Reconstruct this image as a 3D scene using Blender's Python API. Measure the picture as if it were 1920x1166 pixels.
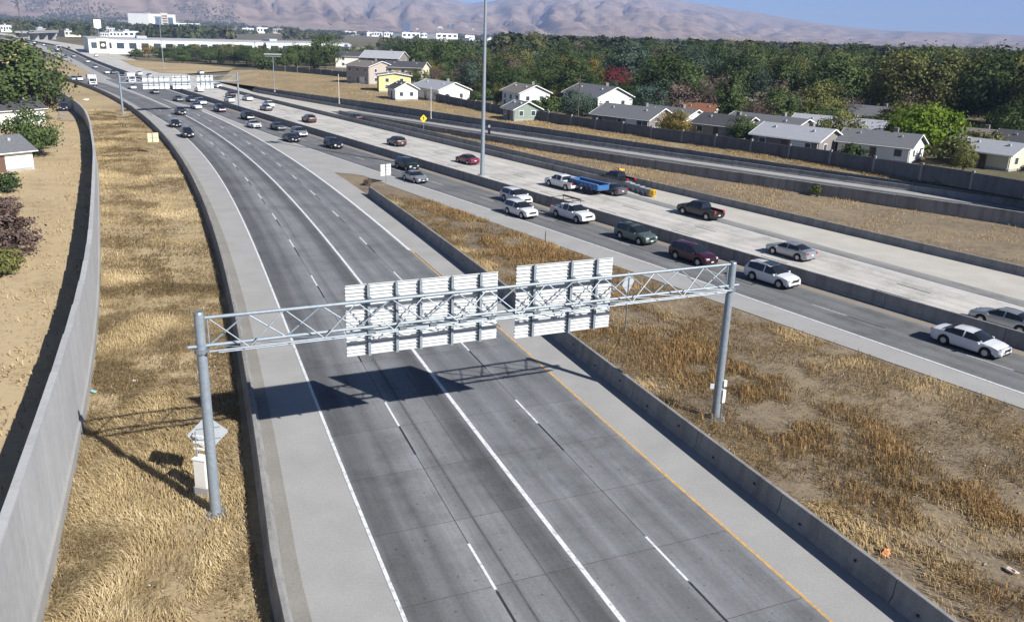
import bpy, math, random
import numpy as np
from mathutils import Matrix, Vector

for _o in list(bpy.data.objects):
    bpy.data.objects.remove(_o)
SC = bpy.context.scene
COL = SC.collection
RNG = np.random.default_rng(7)
random.seed(7)
rad = math.radians

# ------------------------------------------------------------------ camera
FPX, PITCH, ROLL, CAMH = 1535.26, rad(17.3316), rad(1.8575), 19.897
PPX, PPY = 960.0, 540.0
_cp, _sp = math.cos(PITCH), math.sin(PITCH)
_R0, _F0, _U0 = np.array([1., 0, 0]), np.array([0, _cp, -_sp]), np.array([0, _sp, _cp])
CR = math.cos(ROLL) * _R0 + math.sin(ROLL) * _U0
CU = -math.sin(ROLL) * _R0 + math.cos(ROLL) * _U0
cam = bpy.data.cameras.new('camera')
camo = bpy.data.objects.new('camera', cam)
COL.objects.link(camo)
camo.matrix_world = Matrix(((CR[0], CU[0], -_F0[0], 0), (CR[1], CU[1], -_F0[1], 0), (CR[2], CU[2], -_F0[2], CAMH), (0, 0, 0, 1)))
cam.sensor_width = 36
cam.lens = FPX / 1920 * 36
cam.shift_y = -43 / 1920
cam.clip_start = 0.1
cam.clip_end = 60000
SC.camera = camo

# ------------------------------------------------------------------ light
SUN_EL = rad(34.8)
SUN_DIR = np.array([0.80, -0.60, 0]) * math.cos(SUN_EL) + np.array([0, 0, math.sin(SUN_EL)])
wd = bpy.data.worlds.new('World')
SC.world = wd
wd.use_nodes = True
nt = wd.node_tree
bg = nt.nodes['Background']
sky = nt.nodes.new('ShaderNodeTexSky')
sky.sky_type = 'NISHITA'
sky.sun_disc = False
sky.sun_elevation = SUN_EL
sky.sun_rotation = math.atan2(0.80, -0.60)
sky.air_density = 0.55
sky.altitude = 800
sky.dust_density = 0.15
sky.ozone_density = 4.0
nt.links.new(sky.outputs[0], bg.inputs[0])
bg.inputs[1].default_value = 0.05
sl = bpy.data.lights.new('sun', 'SUN')
sl.energy = 5.0
sl.angle = rad(0.53)
sl.color = (1.0, 0.97, 0.92)
slo = bpy.data.objects.new('sun', sl)
COL.objects.link(slo)
slo.rotation_euler = Vector(SUN_DIR).to_track_quat('Z', 'Y').to_euler()
SC.view_settings.view_transform = 'Standard'
SC.view_settings.look = 'None'
SC.view_settings.exposure = 0.88
SC.view_settings.gamma = 1.0
SC.view_settings.use_curve_mapping = False
SC.render.engine = 'CYCLES'
SC.cycles.max_bounces = 6
SC.cycles.diffuse_bounces = 2
SC.cycles.glossy_bounces = 2
SC.cycles.transmission_bounces = 2
SC.cycles.volume_bounces = 0
SC.cycles.use_denoising = True

# ------------------------------------------------------------------ projection helpers
def ray(px, py):
    d = (px - PPX) * CR - (py - PPY) * CU + FPX * _F0
    return d

def at(px, py, z=0.0):
    """Ground point seen at a photograph pixel, on the level z."""
    d = ray(px, py)
    t = (z - CAMH) / d[2]
    return np.array([d[0] * t, d[1] * t, z])

def on_plane(px, py, P0, n):
    d = ray(px, py)
    o = np.array([0, 0, CAMH])
    t = np.dot(np.asarray(P0) - o, n) / np.dot(d, n)
    return o + d * t

# ------------------------------------------------------------------ noise
def vnoise(x, y, seed=0):
    x = np.asarray(x, float); y = np.asarray(y, float)
    xi = np.floor(x); yi = np.floor(y)
    fx = x - xi; fy = y - yi
    fx = fx * fx * (3 - 2 * fx); fy = fy * fy * (3 - 2 * fy)
    def h(a, b):
        v = np.sin(a * 127.1 + b * 311.7 + seed * 74.7) * 43758.5453
        return v - np.floor(v)
    return (h(xi, yi) * (1 - fx) + h(xi + 1, yi) * fx) * (1 - fy) + (h(xi, yi + 1) * (1 - fx) + h(xi + 1, yi + 1) * fx) * fy

def fbm(x, y, o=4, seed=0):
    r = 0; a = .5
    for i in range(o):
        r = r + a * vnoise(x * 2 ** i, y * 2 ** i, seed + i); a *= .5
    return r

# ------------------------------------------------------------------ materials
MATS = {}
def _mk(name):
    m = bpy.data.materials.new(name)
    m.use_nodes = True
    MATS[name] = m
    n = m.node_tree.nodes
    return m, m.node_tree, n['Principled BSDF']

def ramp(nt, pts):
    r = nt.nodes.new('ShaderNodeValToRGB')
    e = r.color_ramp.elements
    while len(e) < len(pts):
        e.new(0.5)
    for k, (p, c) in zip(e, pts):
        k.position = p
        k.color = (c[0], c[1], c[2], 1)
    return r

def noise_node(nt, scale, detail=4, rough=.6, vec=None):
    n = nt.nodes.new('ShaderNodeTexNoise')
    n.inputs['Scale'].default_value = scale
    n.inputs['Detail'].default_value = detail
    n.inputs['Roughness'].default_value = rough
    if vec:
        nt.links.new(vec, n.inputs['Vector'])
    return n

def mixc(nt, a, b, fac, mode='MIX'):
    m = nt.nodes.new('ShaderNodeMix')
    m.data_type = 'RGBA'
    m.blend_type = mode
    for sock, v in ((m.inputs[6], a), (m.inputs[7], b)):
        if isinstance(v, (tuple, list)):
            sock.default_value = (v[0], v[1], v[2], 1)
        else:
            nt.links.new(v, sock)
    if isinstance(fac, float):
        m.inputs[0].default_value = fac
    else:
        nt.links.new(fac, m.inputs[0])
    return m.outputs[2]

def coord(nt, which='Object', scale=None):
    t = nt.nodes.new('ShaderNodeTexCoord').outputs[which]
    if scale:
        mp = nt.nodes.new('ShaderNodeMapping')
        mp.inputs['Scale'].default_value = scale
        nt.links.new(t, mp.inputs[0])
        return mp.outputs[0]
    return t

def bump(nt, b, height, strength=.3, dist=.02):
    bp = nt.nodes.new('ShaderNodeBump')
    bp.inputs['Strength'].default_value = strength
    bp.inputs['Distance'].default_value = dist
    nt.links.new(height, bp.inputs['Height'])
    nt.links.new(bp.outputs[0], b.inputs['Normal'])

def plain(name, c, rough=.6, metal=0., var=.12, scale=2.0, spec=.4, coat=0.):
    if name in MATS:
        return MATS[name]
    m, t, b = _mk(name)
    if var > 0:
        n = noise_node(t, scale, 5, .65, coord(t))
        r = ramp(t, [(.3, [x * (1 - var) for x in c]), (.7, [min(1, x * (1 + var)) for x in c])])
        t.links.new(n.outputs[0], r.inputs[0])
        t.links.new(r.outputs[0], b.inputs['Base Color'])
    else:
        b.inputs['Base Color'].default_value = (c[0], c[1], c[2], 1)
    b.inputs['Roughness'].default_value = rough
    b.inputs['Metallic'].default_value = metal
    b.inputs['Specular IOR Level'].default_value = spec
    b.inputs['Coat Weight'].default_value = coat
    return m

def concrete(name, c, dark=.72, stain=.8, fine=9.0, streak=0.):
    m, t, b = _mk(name)
    co = coord(t)
    n1 = noise_node(t, .35, 5, .6, co)
    n2 = noise_node(t, fine, 6, .75, co)
    a = ramp(t, [(.32, [x * dark for x in c]), (.68, c)])
    t.links.new(n1.outputs[0], a.inputs[0])
    f = ramp(t, [(.3, (stain,) * 3), (.65, (1.06,) * 3)])
    t.links.new(n2.outputs[0], f.inputs[0])
    x = mixc(t, a.outputs[0], f.outputs[0], 1.0, 'MULTIPLY')
    if streak:
        n3 = noise_node(t, 1.0, 4, .6, coord(t, 'Object', (1.3, 1.3, .18)))
        g = ramp(t, [(.34, (1 - streak,) * 3), (.56, (1.0,) * 3)])
        t.links.new(n3.outputs[0], g.inputs[0])
        x = mixc(t, x, g.outputs[0], 1.0, 'MULTIPLY')
        oi = t.nodes.new('ShaderNodeObjectInfo')
        g2 = ramp(t, [(0, (.90,) * 3), (1, (1.05,) * 3)])
        t.links.new(oi.outputs['Random'], g2.inputs[0])
        x = mixc(t, x, g2.outputs[0], 1.0, 'MULTIPLY')
    t.links.new(x, b.inputs['Base Color'])
    b.inputs['Roughness'].default_value = .85
    b.inputs['Specular IOR Level'].default_value = .25
    bump(t, b, n2.outputs[0], .25, .01)
    return m

def lane_mat(name, c, tracks, streak=.16, fine=.8):
    """Concrete lane; u across one lane 0..1, v along in metres; worn tyre paths given as (u, factor) stops."""
    m, t, b = _mk(name)
    uv = coord(t, 'UV')
    sep = t.nodes.new('ShaderNodeSeparateXYZ')
    t.links.new(uv, sep.inputs[0])
    fr = t.nodes.new('ShaderNodeMath'); fr.operation = 'FRACT'
    t.links.new(sep.outputs[0], fr.inputs[0])
    wob = noise_node(t, 1.0, 3, .5, coord(t, 'UV', (.3, .05, 1)))
    ad = t.nodes.new('ShaderNodeMath'); ad.operation = 'MULTIPLY_ADD'
    t.links.new(wob.outputs[0], ad.inputs[0]); ad.inputs[1].default_value = .12
    sb = t.nodes.new('ShaderNodeMath'); sb.operation = 'SUBTRACT'
    t.links.new(fr.outputs[0], sb.inputs[0]); sb.inputs[1].default_value = .06
    t.links.new(sb.outputs[0], ad.inputs[2])
    rp = ramp(t, [(u, (f,) * 3) for u, f in tracks])
    t.links.new(ad.outputs[0], rp.inputs[0])
    st = noise_node(t, 1.0, 5, .65, coord(t, 'UV', (14, .12, 1)))
    sr = ramp(t, [(.3, (1 - streak,) * 3), (.7, (1 + streak * .6,) * 3)])
    t.links.new(st.outputs[0], sr.inputs[0])
    fn = noise_node(t, 7.0, 6, .8, coord(t))
    f2 = ramp(t, [(.3, (fine,) * 3), (.7, (1.12,) * 3)])
    t.links.new(fn.outputs[0], f2.inputs[0])
    big = noise_node(t, .12, 3, .5, coord(t))
    f3 = ramp(t, [(.3, (.9,) * 3), (.7, (1.06,) * 3)])
    t.links.new(big.outputs[0], f3.inputs[0])
    x = mixc(t, rp.outputs[0], sr.outputs[0], 1.0, 'MULTIPLY')
    x = mixc(t, x, f2.outputs[0], 1.0, 'MULTIPLY')
    x = mixc(t, x, f3.outputs[0], 1.0, 'MULTIPLY')
    sp = noise_node(t, 4.5, 2, .45, coord(t))
    sp2 = ramp(t, [(.25, (.42,) * 3), (.31, (1.0,) * 3)])
    t.links.new(sp.outputs[0], sp2.inputs[0])
    x = mixc(t, x, sp2.outputs[0], 1.0, 'MULTIPLY')
    pt = noise_node(t, .55, 5, .75, coord(t, 'UV', (1.1, .35, 1)))
    pt2 = ramp(t, [(.34, (.72,) * 3), (.5, (1.0,) * 3), (.68, (1.14,) * 3)])
    t.links.new(pt.outputs[0], pt2.inputs[0])
    x = mixc(t, x, pt2.outputs[0], 1.0, 'MULTIPLY')
    oi = t.nodes.new('ShaderNodeObjectInfo')
    g2 = ramp(t, [(0, (.93,) * 3), (1, (1.06,) * 3)])
    t.links.new(oi.outputs['Random'], g2.inputs[0])
    x = mixc(t, x, g2.outputs[0], 1.0, 'MULTIPLY')
    x = mixc(t, x, c, 1.0, 'MULTIPLY')
    t.links.new(x, b.inputs['Base Color'])
    b.inputs['Roughness'].default_value = .8
    b.inputs['Specular IOR Level'].default_value = .3
    bump(t, b, fn.outputs[0], .2, .01)
    return m

def ground_mat(name, stops, big=.08, mid=.9, fine=6.0, wmid=.5):
    m, t, b = _mk(name)
    co = coord(t)
    n1 = noise_node(t, big, 4, .6, co)
    n2 = noise_node(t, mid, 5, .7, co)
    n3 = noise_node(t, fine, 5, .75, co)
    mx = t.nodes.new('ShaderNodeMix'); mx.inputs[0].default_value = wmid
    t.links.new(n1.outputs[0], mx.inputs[2]); t.links.new(n2.outputs[0], mx.inputs[3])
    mx2 = t.nodes.new('ShaderNodeMix'); mx2.inputs[0].default_value = .35
    t.links.new(mx.outputs[0], mx2.inputs[2]); t.links.new(n3.outputs[0], mx2.inputs[3])
    r = ramp(t, stops)
    t.links.new(mx2.outputs[0], r.inputs[0])
    t.links.new(r.outputs[0], b.inputs['Base Color'])
    b.inputs['Roughness'].default_value = .95
    b.inputs['Specular IOR Level'].default_value = .1
    bump(t, b, mx2.outputs[0], .6, .15)
    return m

def tint_mat(name, stops, rough=.8, trans=.25, objrand=.0):
    """Leaf and grass material: colour by the per-leaf attribute 'tint' plus a per-object shift."""
    m, t, b = _mk(name)
    a = t.nodes.new('ShaderNodeAttribute'); a.attribute_name = 'tint'
    fac = a.outputs['Fac']
    if objrand:
        oi = t.nodes.new('ShaderNodeObjectInfo')
        ma = t.nodes.new('ShaderNodeMath'); ma.operation = 'MULTIPLY_ADD'
        t.links.new(oi.outputs['Random'], ma.inputs[0]); ma.inputs[1].default_value = objrand
        su = t.nodes.new('ShaderNodeMath'); su.operation = 'SUBTRACT'
        t.links.new(fac, su.inputs[0]); su.inputs[1].default_value = objrand / 2
        t.links.new(su.outputs[0], ma.inputs[2])
        fac = ma.outputs[0]
    r = ramp(t, stops)
    t.links.new(fac, r.inputs[0])
    t.links.new(r.outputs[0], b.inputs['Base Color'])
    b.inputs['Roughness'].default_value = rough
    b.inputs['Specular IOR Level'].default_value = .15
    if trans:
        tr = t.nodes.new('ShaderNodeBsdfTranslucent')
        t.links.new(r.outputs[0], tr.inputs[0])
        ms = t.nodes.new('ShaderNodeMixShader'); ms.inputs[0].default_value = trans
        t.links.new(b.outputs[0], ms.inputs[1]); t.links.new(tr.outputs[0], ms.inputs[2])
        t.links.new(ms.outputs[0], t.nodes['Material Output'].inputs[0])
    return m

C_LIGHT = concrete('pale_concrete', (.345, .34, .33), .86, .86)
C_OPP = lane_mat('bleached_concrete', (.50, .48, .445), [(0, 1.0), (.22, .86), (.36, .97), (.5, 1.0), (.66, .88), (.78, .97), (1, 1.0)], .12, .86)
C_LIGHT2 = concrete('bleached_shoulder', (.47, .445, .40), .86, .86)
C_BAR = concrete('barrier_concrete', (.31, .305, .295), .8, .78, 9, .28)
C_WALL = concrete('wall_concrete', (.36, .36, .355), .85, .85, 4)
C_GUT = concrete('gutter_concrete', (.28, .265, .24), .8, .75)
C_JOINT = plain('joint_filler', (.045, .043, .04), .9)
M_LANEA = lane_mat('worn_lane', (.193, .199, .206), [(0, .90), (.07, .60), (.28, .56), (.44, .84), (.6, .66), (.76, .98), (1, 1.2)])
M_LANEB = lane_mat('worn_lane_streaked', (.193, .199, .206), [(0, 1.18), (.13, .92), (.21, .74), (.29, 1.0), (.55, .9), (.69, .56), (.87, .48), (.97, .8)])
M_LANEC = lane_mat('grey_lane', (.198, .205, .214), [(0, 1.1), (.2, .9), (.32, .76), (.5, 1.0), (.7, .80), (.85, .76), (1, 1.05)])
M_LANED = lane_mat('freeway_lane', (.155, .157, .16), [(0, 1.1), (.22, .82), (.36, 1.0), (.6, 1.0), (.74, .82), (.88, 1.0), (1, 1.1)])
M_ASPH = lane_mat('asphalt', (.10, .10, .105), [(0, 1), (.3, .85), (.6, 1), (1, 1)])
def worn_paint(name, c, under, lo=.36, hi=.50):
    m, t, b = _mk(name)
    n = noise_node(t, 3.5, 7, .8, coord(t))
    r = ramp(t, [(lo, under), (hi, c), (.8, [v * 1.06 for v in c])])
    t.links.new(n.outputs[0], r.inputs[0])
    t.links.new(r.outputs[0], b.inputs['Base Color'])
    b.inputs['Roughness'].default_value = .7
    return m
M_WHITE = worn_paint('white_paint', (.66, .67, .68), (.33, .33, .34))
M_ORANGE = worn_paint('yellow_orange_paint', (.60, .36, .12), (.32, .26, .17), .38, .56)
M_BLACK = plain('black_paint', (.03, .03, .032), .7, 0, .3, 3)
M_GALV = plain('galvanised_steel', (.25, .29, .33), .5, .3, .15, 5)
M_GALVD = plain('weathered_steel', (.22, .25, .28), .5, .5, .2, 5)
M_SIGN = plain('aluminium_sheet', (.60, .615, .62), .5, .1, .10, 1.2)
M_SIGN2 = plain('bright_aluminium', (.82, .84, .85), .5, 0, .03, 3)
M_SIGND = plain('dull_aluminium', (.40, .43, .46), .5, .15, .1, 3)
M_TYRE = plain('tyre_rubber', (.02, .02, .021), .8, 0, .2, 8)
M_RIM = plain('alloy_rim', (.42, .42, .43), .35, .7, .1, 8)
M_GLASS = plain('tinted_glass', (.012, .015, .018), .06, 0, 0, 1, .8)
M_PANE = plain('window_pane', (.05, .07, .09), .08, 0, 0, 1, .8)
M_UNDER = plain('underbody', (.012, .012, .012), .9, 0, 0)
M_LAMP = plain('headlamp_lens', (.75, .77, .8), .12, .3, 0, 1, .8)
M_TAIL = plain('tail_lamp_lens', (.42, .01, .012), .15, 0, 0, 1, .8)
M_PLATE = plain('number_plate', (.7, .7, .72), .4, 0, 0)
M_WOOD = plain('weathered_wood', (.10, .075, .055), .9, 0, .3, 6)
M_YELLOW = plain('sign_yellow', (.85, .50, .02), .4, 0, .05)
M_FENCE = concrete('fence_concrete', (.15, .155, .16), .8, .8, 3, .25)
M_FPOST = concrete('fence_post_concrete', (.27, .27, .265), .85, .8, 3)
M_BARK = plain('bark', (.07, .052, .04), .95, 0, .35, 6)

# ------------------------------------------------------------------ object helpers
def tag(o, label=None, cat=None, group=None, kind=None):
    if label: o['label'] = label
    if cat: o['category'] = cat
    if group: o['group'] = group
    if kind: o['kind'] = kind
    return o

def mdata(name, V, F, mats=None, fm=None, smooth=False, uv=None, tint=None, sharp=None):
    me = bpy.data.meshes.new(name)
    V = np.asarray(V, dtype=np.float32).reshape(-1, 3)
    if isinstance(F, np.ndarray):
        n, k = F.shape
        me.vertices.add(len(V)); me.vertices.foreach_set('co', V.ravel())
        me.loops.add(n * k); me.loops.foreach_set('vertex_index', F.astype(np.int32).ravel())
        me.polygons.add(n); me.polygons.foreach_set('loop_start', np.arange(0, n * k, k, dtype=np.int32))
        me.update(calc_edges=True)
    else:
        me.from_pydata(V.tolist(), [], [list(f) for f in F])
    if mats is not None:
        for m in (mats if isinstance(mats, (list, tuple)) else [mats]):
            me.materials.append(m)
    if fm is not None:
        me.polygons.foreach_set('material_index', np.asarray(fm, dtype=np.int32))
    if smooth:
        me.polygons.foreach_set('use_smooth', np.ones(len(me.polygons), dtype=bool))
        if sharp:
            me.set_sharp_from_angle(angle=rad(sharp))
    if uv is not None:
        l = me.uv_layers.new(name='UVMap')
        vi = np.empty(len(me.loops), dtype=np.int32); me.loops.foreach_get('vertex_index', vi)
        l.data.foreach_set('uv', np.asarray(uv, dtype=np.float32)[vi].ravel())
    if tint is not None:
        a = me.attributes.new('tint', 'FLOAT', 'POINT')
        a.data.foreach_set('value', np.asarray(tint, dtype=np.float32))
    me.update()
    return me

def put(name, me, parent=None, loc=None, rz=None):
    o = bpy.data.objects.new(name, me)
    COL.objects.link(o)
    if parent is not None: o.parent = parent
    if loc is not None: o.location = [float(c) for c in loc]
    if rz is not None: o.rotation_euler = (0, 0, float(rz))
    return o

def obj(name, V, F, mat, parent=None, **k):
    return put(name, mdata(name, V, F, mat, **k), parent)

def empty(name, loc=(0, 0, 0), rz=0.0):
    return put(name, None, None, loc, rz)

class MB:
    """collects boxes, bars, tubes and polygons into one mesh"""
    def __init__(s): s.V = []; s.F = []
    def add(s, V, F):
        b = len(s.V); s.V += [tuple(map(float, v)) for v in V]; s.F += [tuple(b + i for i in f) for f in F]; return s
    def box(s, x0, x1, y0, y1, z0, z1):
        V = [(x, y, z) for z in (z0, z1) for y in (y0, y1) for x in (x0, x1)]
        return s.add(V, [(0, 2, 3, 1), (4, 5, 7, 6), (0, 1, 5, 4), (2, 6, 7, 3), (0, 4, 6, 2), (1, 3, 7, 5)])
    def obox(s, c, ax, ay, az):
        c, ax, ay, az = map(np.asarray, (c, ax, ay, az))
        V = [c + i * ax + j * ay + k * az for k in (-1, 1) for j in (-1, 1) for i in (-1, 1)]
        return s.add(V, [(0, 2, 3, 1), (4, 5, 7, 6), (0, 1, 5, 4), (2, 6, 7, 3), (0, 4, 6, 2), (1, 3, 7, 5)])
    def tube(s, a, b, r0, r1=None, n=8, cap=True):
        a = np.asarray(a, float); b = np.asarray(b, float); r1 = r0 if r1 is None else r1
        d = b - a; d = d / np.linalg.norm(d)
        u = np.cross(d, (0, 0, 1) if abs(d[2]) < .9 else (1, 0, 0)); u /= np.linalg.norm(u); v = np.cross(d, u)
        V = []
        for p, r in ((a, r0), (b, r1)):
            for i in range(n):
                t = 2 * math.pi * i / n
                V.append(p + r * (math.cos(t) * u + math.sin(t) * v))
        F = [(i, (i + 1) % n, n + (i + 1) % n, n + i) for i in range(n)]
        if cap: F += [tuple(range(n))[::-1], tuple(range(n, 2 * n))]
        return s.add(V, F)
    def prism(s, poly, y0, y1):
        """polygon in xz swept along y"""
        n = len(poly)
        V = [(p[0], y0, p[1]) for p in poly] + [(p[0], y1, p[1]) for p in poly]
        F = [(i, (i + 1) % n, n + (i + 1) % n, n + i) for i in range(n)] + [tuple(range(n))[::-1], tuple(range(n, 2 * n))]
        return s.add(V, F)
    def data(s, name, mat, **k): return mdata(name, s.V, s.F, mat, **k)
    def build(s, name, mat, parent=None, **k): return obj(name, s.V, s.F, mat, parent, **k)

def copy_tree(o, parent=None):
    c = o.copy()
    COL.objects.link(c)
    if parent is not None: c.parent = parent
    for ch in o.children: copy_tree(ch, c)
    return c

# ------------------------------------------------------------------ road curves
def G(pts, z=0.0): return np.array([at(x, y, z) for x, y in pts])

class Ref:
    """smooth centre curve x = poly(y), linear past both ends; s = length along, o = offset to the right"""
    def __init__(self, pts, deg, y0, y1, ylo, yhi):
        g = G(pts)
        c = np.polyfit(g[:, 1], g[:, 0], deg, w=1 / g[:, 1])
        dc = np.polyder(c)
        ys = np.arange(y0, y1, .5)
        xs = np.where(ys < ylo, np.polyval(c, ylo) + (ys - ylo) * np.polyval(dc, ylo),
                      np.where(ys > yhi, np.polyval(c, yhi) + (ys - yhi) * np.polyval(dc, yhi), np.polyval(c, ys)))
        self.P = np.c_[xs, ys]
        d = np.diff(self.P, axis=0)
        self.S = np.r_[0, np.cumsum(np.linalg.norm(d, axis=1))]
        t = np.gradient(self.P, self.S, axis=0)
        self.T = t / np.linalg.norm(t, axis=1)[:, None]
    def so(self, p):
        i = int(np.argmin(((self.P - np.asarray(p)[:2]) ** 2).sum(1)))
        d = np.asarray(p)[:2] - self.P[i]; t = self.T[i]
        return self.S[i] + d @ t, d[0] * t[1] - d[1] * t[0]
    def spx(self, x, y): return self.so(at(x, y))[0]
    def pos(self, s, o=0.0):
        s = np.asarray(s, float)
        x = np.interp(s, self.S, self.P[:, 0]); y = np.interp(s, self.S, self.P[:, 1])
        tx = np.interp(s, self.S, self.T[:, 0]); ty = np.interp(s, self.S, self.T[:, 1])
        return x + ty * o, y - tx * o
    def tan(self, s):
        return np.array([np.interp(s, self.S, self.T[:, 0]), np.interp(s, self.S, self.T[:, 1])])
    def off(self, pts, deg=None, z=0.0):
        a = np.array(sorted(self.so(at(x, y, z)) for x, y in pts))
        s0, s1 = a[0, 0], a[-1, 0]
        if deg is None:
            return lambda s: np.interp(s, a[:, 0], a[:, 1])
        c = np.polyfit(a[:, 0], a[:, 1], deg)
        return lambda s: np.polyval(c, np.clip(s, s0, s1))

L2PX = [(1098, 1077), (960, 892), (806, 700), (674, 529), (600, 435), (537, 364), (480, 307), (457, 284), (400, 247), (335, 212), (307, 199), (275, 182), (225, 160), (180, 142)]
MEDPX = [(1915, 650), (1715, 602), (1500, 530), (1335, 482), (1225, 447), (1110, 410), (955, 357), (805, 325), (597, 255), (510, 230), (435, 204), (360, 181), (250, 145), (200, 125), (150, 105), (120, 92), (75, 82)]
NR = Ref(L2PX, 4, -20, 420, 27, 305)
MR = Ref(MEDPX, 5, 10, 1100, 56, 640)

fL0 = NR.off([(720, 1077), (630, 850), (571, 690), (517.5, 560), (480, 465), (440, 381), (400, 320), (375, 285), (336, 248), (300, 222), (268, 207)], 3)
_l0s = NR.spx(268, 207)
fGORE = NR.off([(1458, 1077), (1350, 988), (1198, 850), (1040, 711), (997, 660), (880, 565), (800, 503), (765, 470), (695, 405), (640, 364), (580, 320), (532, 290), (492, 264), (447, 240), (410, 222), (379, 209)], 3)
fL1 = lambda s: fL0(s) * .5
fL3 = lambda s: fGORE(s) * .5
fBARR = NR.off([(1600, 1079), (1440, 952), (1307, 850), (1145, 725), (1042, 642), (880, 512), (840, 480), (780, 430), (730, 395), (690, 369)], 2)
fBARL = NR.off([(545, 1077), (490, 830), (455, 650), (425, 520), (395, 420), (370, 345), (340, 292), (312, 263), (295, 240), (260, 216), (235, 200), (205, 183), (175, 168), (150, 157), (100, 146)], 4)
fONR = NR.off([(1098, 1077), (335, 212), (307, 199), (255, 177), (200, 158), (160, 148), (100, 139)])
fONL = NR.off([(375, 285), (336, 248), (300, 222), (268, 207), (235, 192), (205, 176), (175, 161), (150, 152), (100, 144)], 3)
fML = MR.off([(1915, 732), (1690, 660), (1565, 617), (1440, 570), (1297, 522), (1160, 480), (1080, 445), (960, 407), (767, 337), (675, 312), (605, 290), (535, 265), (480, 243), (440, 228), (410, 216), (379, 204)], 3)
fMDIRT = MR.off([(1915, 765), (1790, 720), (1652, 672), (1540, 632), (1435, 600), (1330, 560), (1150, 497), (1080, 475), (1022, 452), (955, 430), (855, 390), (725, 342), (665, 327)], 2)
fEDGE = MR.off([(1915, 572), (1690, 517), (1435, 442), (1335, 415), (1160, 372), (960, 310), (760, 256), (600, 215), (480, 190), (408, 168)], 2)
fBARE = MR.off([(1915, 512), (1690, 468), (1615, 450), (1435, 405), (1335, 380), (1132, 330), (1085, 318), (960, 292), (860, 268), (760, 245), (680, 225), (600, 205), (480, 176)], 3)
fBARC = MR.off([(1225, 368), (1150, 345), (1000, 312), (900, 288), (800, 262), (700, 240), (600, 212), (480, 186), (400, 163)], 3)
fHB = MR.off([(1915, 424), (1800, 408), (1700, 392), (1560, 375), (1440, 350), (1240, 318), (1120, 298), (1000, 281), (860, 256), (760, 240), (640, 214)], 2)
sGTIP = MR.spx(665, 327)
sNTIP = NR.spx(690, 369)
sCEND = MR.spx(1180, 352)
sHTIP = MR.spx(640, 214)
sM0 = 0.0

def strip(name, ref, fa, fb, s0, s1, z, mat, n=2, ds=2.0, parent=None, uvl=1.0, gap=0.0):
    """sheet between two offset curves; uv = (lane fraction, metres along)"""
    S = np.linspace(s0, s1, max(2, int((s1 - s0) / ds) + 1))
    A = fa(S) if callable(fa) else np.full_like(S, fa)
    B = fb(S) if callable(fb) else np.full_like(S, fb)
    if gap: A = A + gap; B = B - gap
    V = []; U = []
    zz = z(S) if callable(z) else np.full_like(S, z)
    for j in range(n):
        t = j / (n - 1)
        x, y = ref.pos(S, A + (B - A) * t)
        V.append(np.c_[x, y, zz]); U.append(np.c_[np.full_like(S, t * uvl * .9999), S])
    V = np.array(V); m = len(S)
    idx = np.arange(n * m).reshape(n, m)
    F = np.stack([idx[:-1, :-1], idx[1:, :-1], idx[1:, 1:], idx[:-1, 1:]], -1).reshape(-1, 4)
    return obj(name, V.reshape(-1, 3), F, mat, parent, uv=np.array(U).reshape(-1, 2))

def line(name, ref, f, w, s0, s1, z, mat, parent, ds=2.0):
    g = f if callable(f) else (lambda s: np.full_like(np.asarray(s, float), f))
    return strip(name, ref, lambda s: g(s) - w / 2, lambda s: g(s) + w / 2, s0, s1, z, mat, 2, ds, parent)
#--PART2--
# ------------------------------------------------------------------ ground
M_STRAW = ground_mat('dry_grass_soil', [(.28, (.13, .10, .065)), (.42, (.27, .205, .125)), (.55, (.39, .305, .18)), (.7, (.47, .38, .24))], .05, .7, 5)
M_DIRT = ground_mat('verge_dirt', [(.28, (.07, .056, .047)), (.42, (.15, .12, .09)), (.54, (.24, .19, .13)), (.7, (.33, .26, .165))], .07, .8, 5)
M_TOWN = ground_mat('town_ground', [(.3, (.05, .055, .03)), (.45, (.11, .10, .06)), (.6, (.19, .16, .11)), (.75, (.24, .21, .16))], .012, .12, 2)

def grid_sheet(name, X, Y, Z, mat, parent=None):
    n, m = X.shape
    idx = np.arange(n * m).reshape(n, m)
    F = np.stack([idx[:-1, :-1], idx[1:, :-1], idx[1:, 1:], idx[:-1, 1:]], -1).reshape(-1, 4)
    return obj(name, np.c_[X.ravel(), Y.ravel(), Z.ravel()], F, mat, parent, smooth=True)

_gx = np.r_[-14000, -6000, -3000, -1500, -800, np.arange(-500, 501, 25), 800, 1500, 3000, 6000, 14000]
_gy = np.r_[-3000, -800, -200, np.arange(-60, 700, 20), 900, 1400, 2200, 3500, 6000, 9000, 14000]
_X, _Y = np.meshgrid(_gx.astype(float), _gy.astype(float), indexing='ij')
tag(grid_sheet('ground', _X, _Y, np.full_like(_X, -.4), M_TOWN), kind='structure')

def strip_fn(name, ref, fa, fb, s0, s1, z, mat, n=2, ds=2.0):
    return tag(strip(name, ref, fa, fb, s0, s1, z, mat, n, ds), kind='structure')

# left verge of long dry grass, gore between the roads, strip along the ramp
fLW0 = lambda s: fBARL(s) - 16
strip_fn('verge_ground', NR, lambda s: fBARL(s) - 45, lambda s: fBARL(s) + .2, 0, NR.spx(110, 147), -.03, M_STRAW, 6)
strip_fn('median_ground', MR, lambda s: fMDIRT(s) - 60, lambda s: fMDIRT(s) + .3, 0, sGTIP + 2, -.04, M_DIRT, 8)

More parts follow.
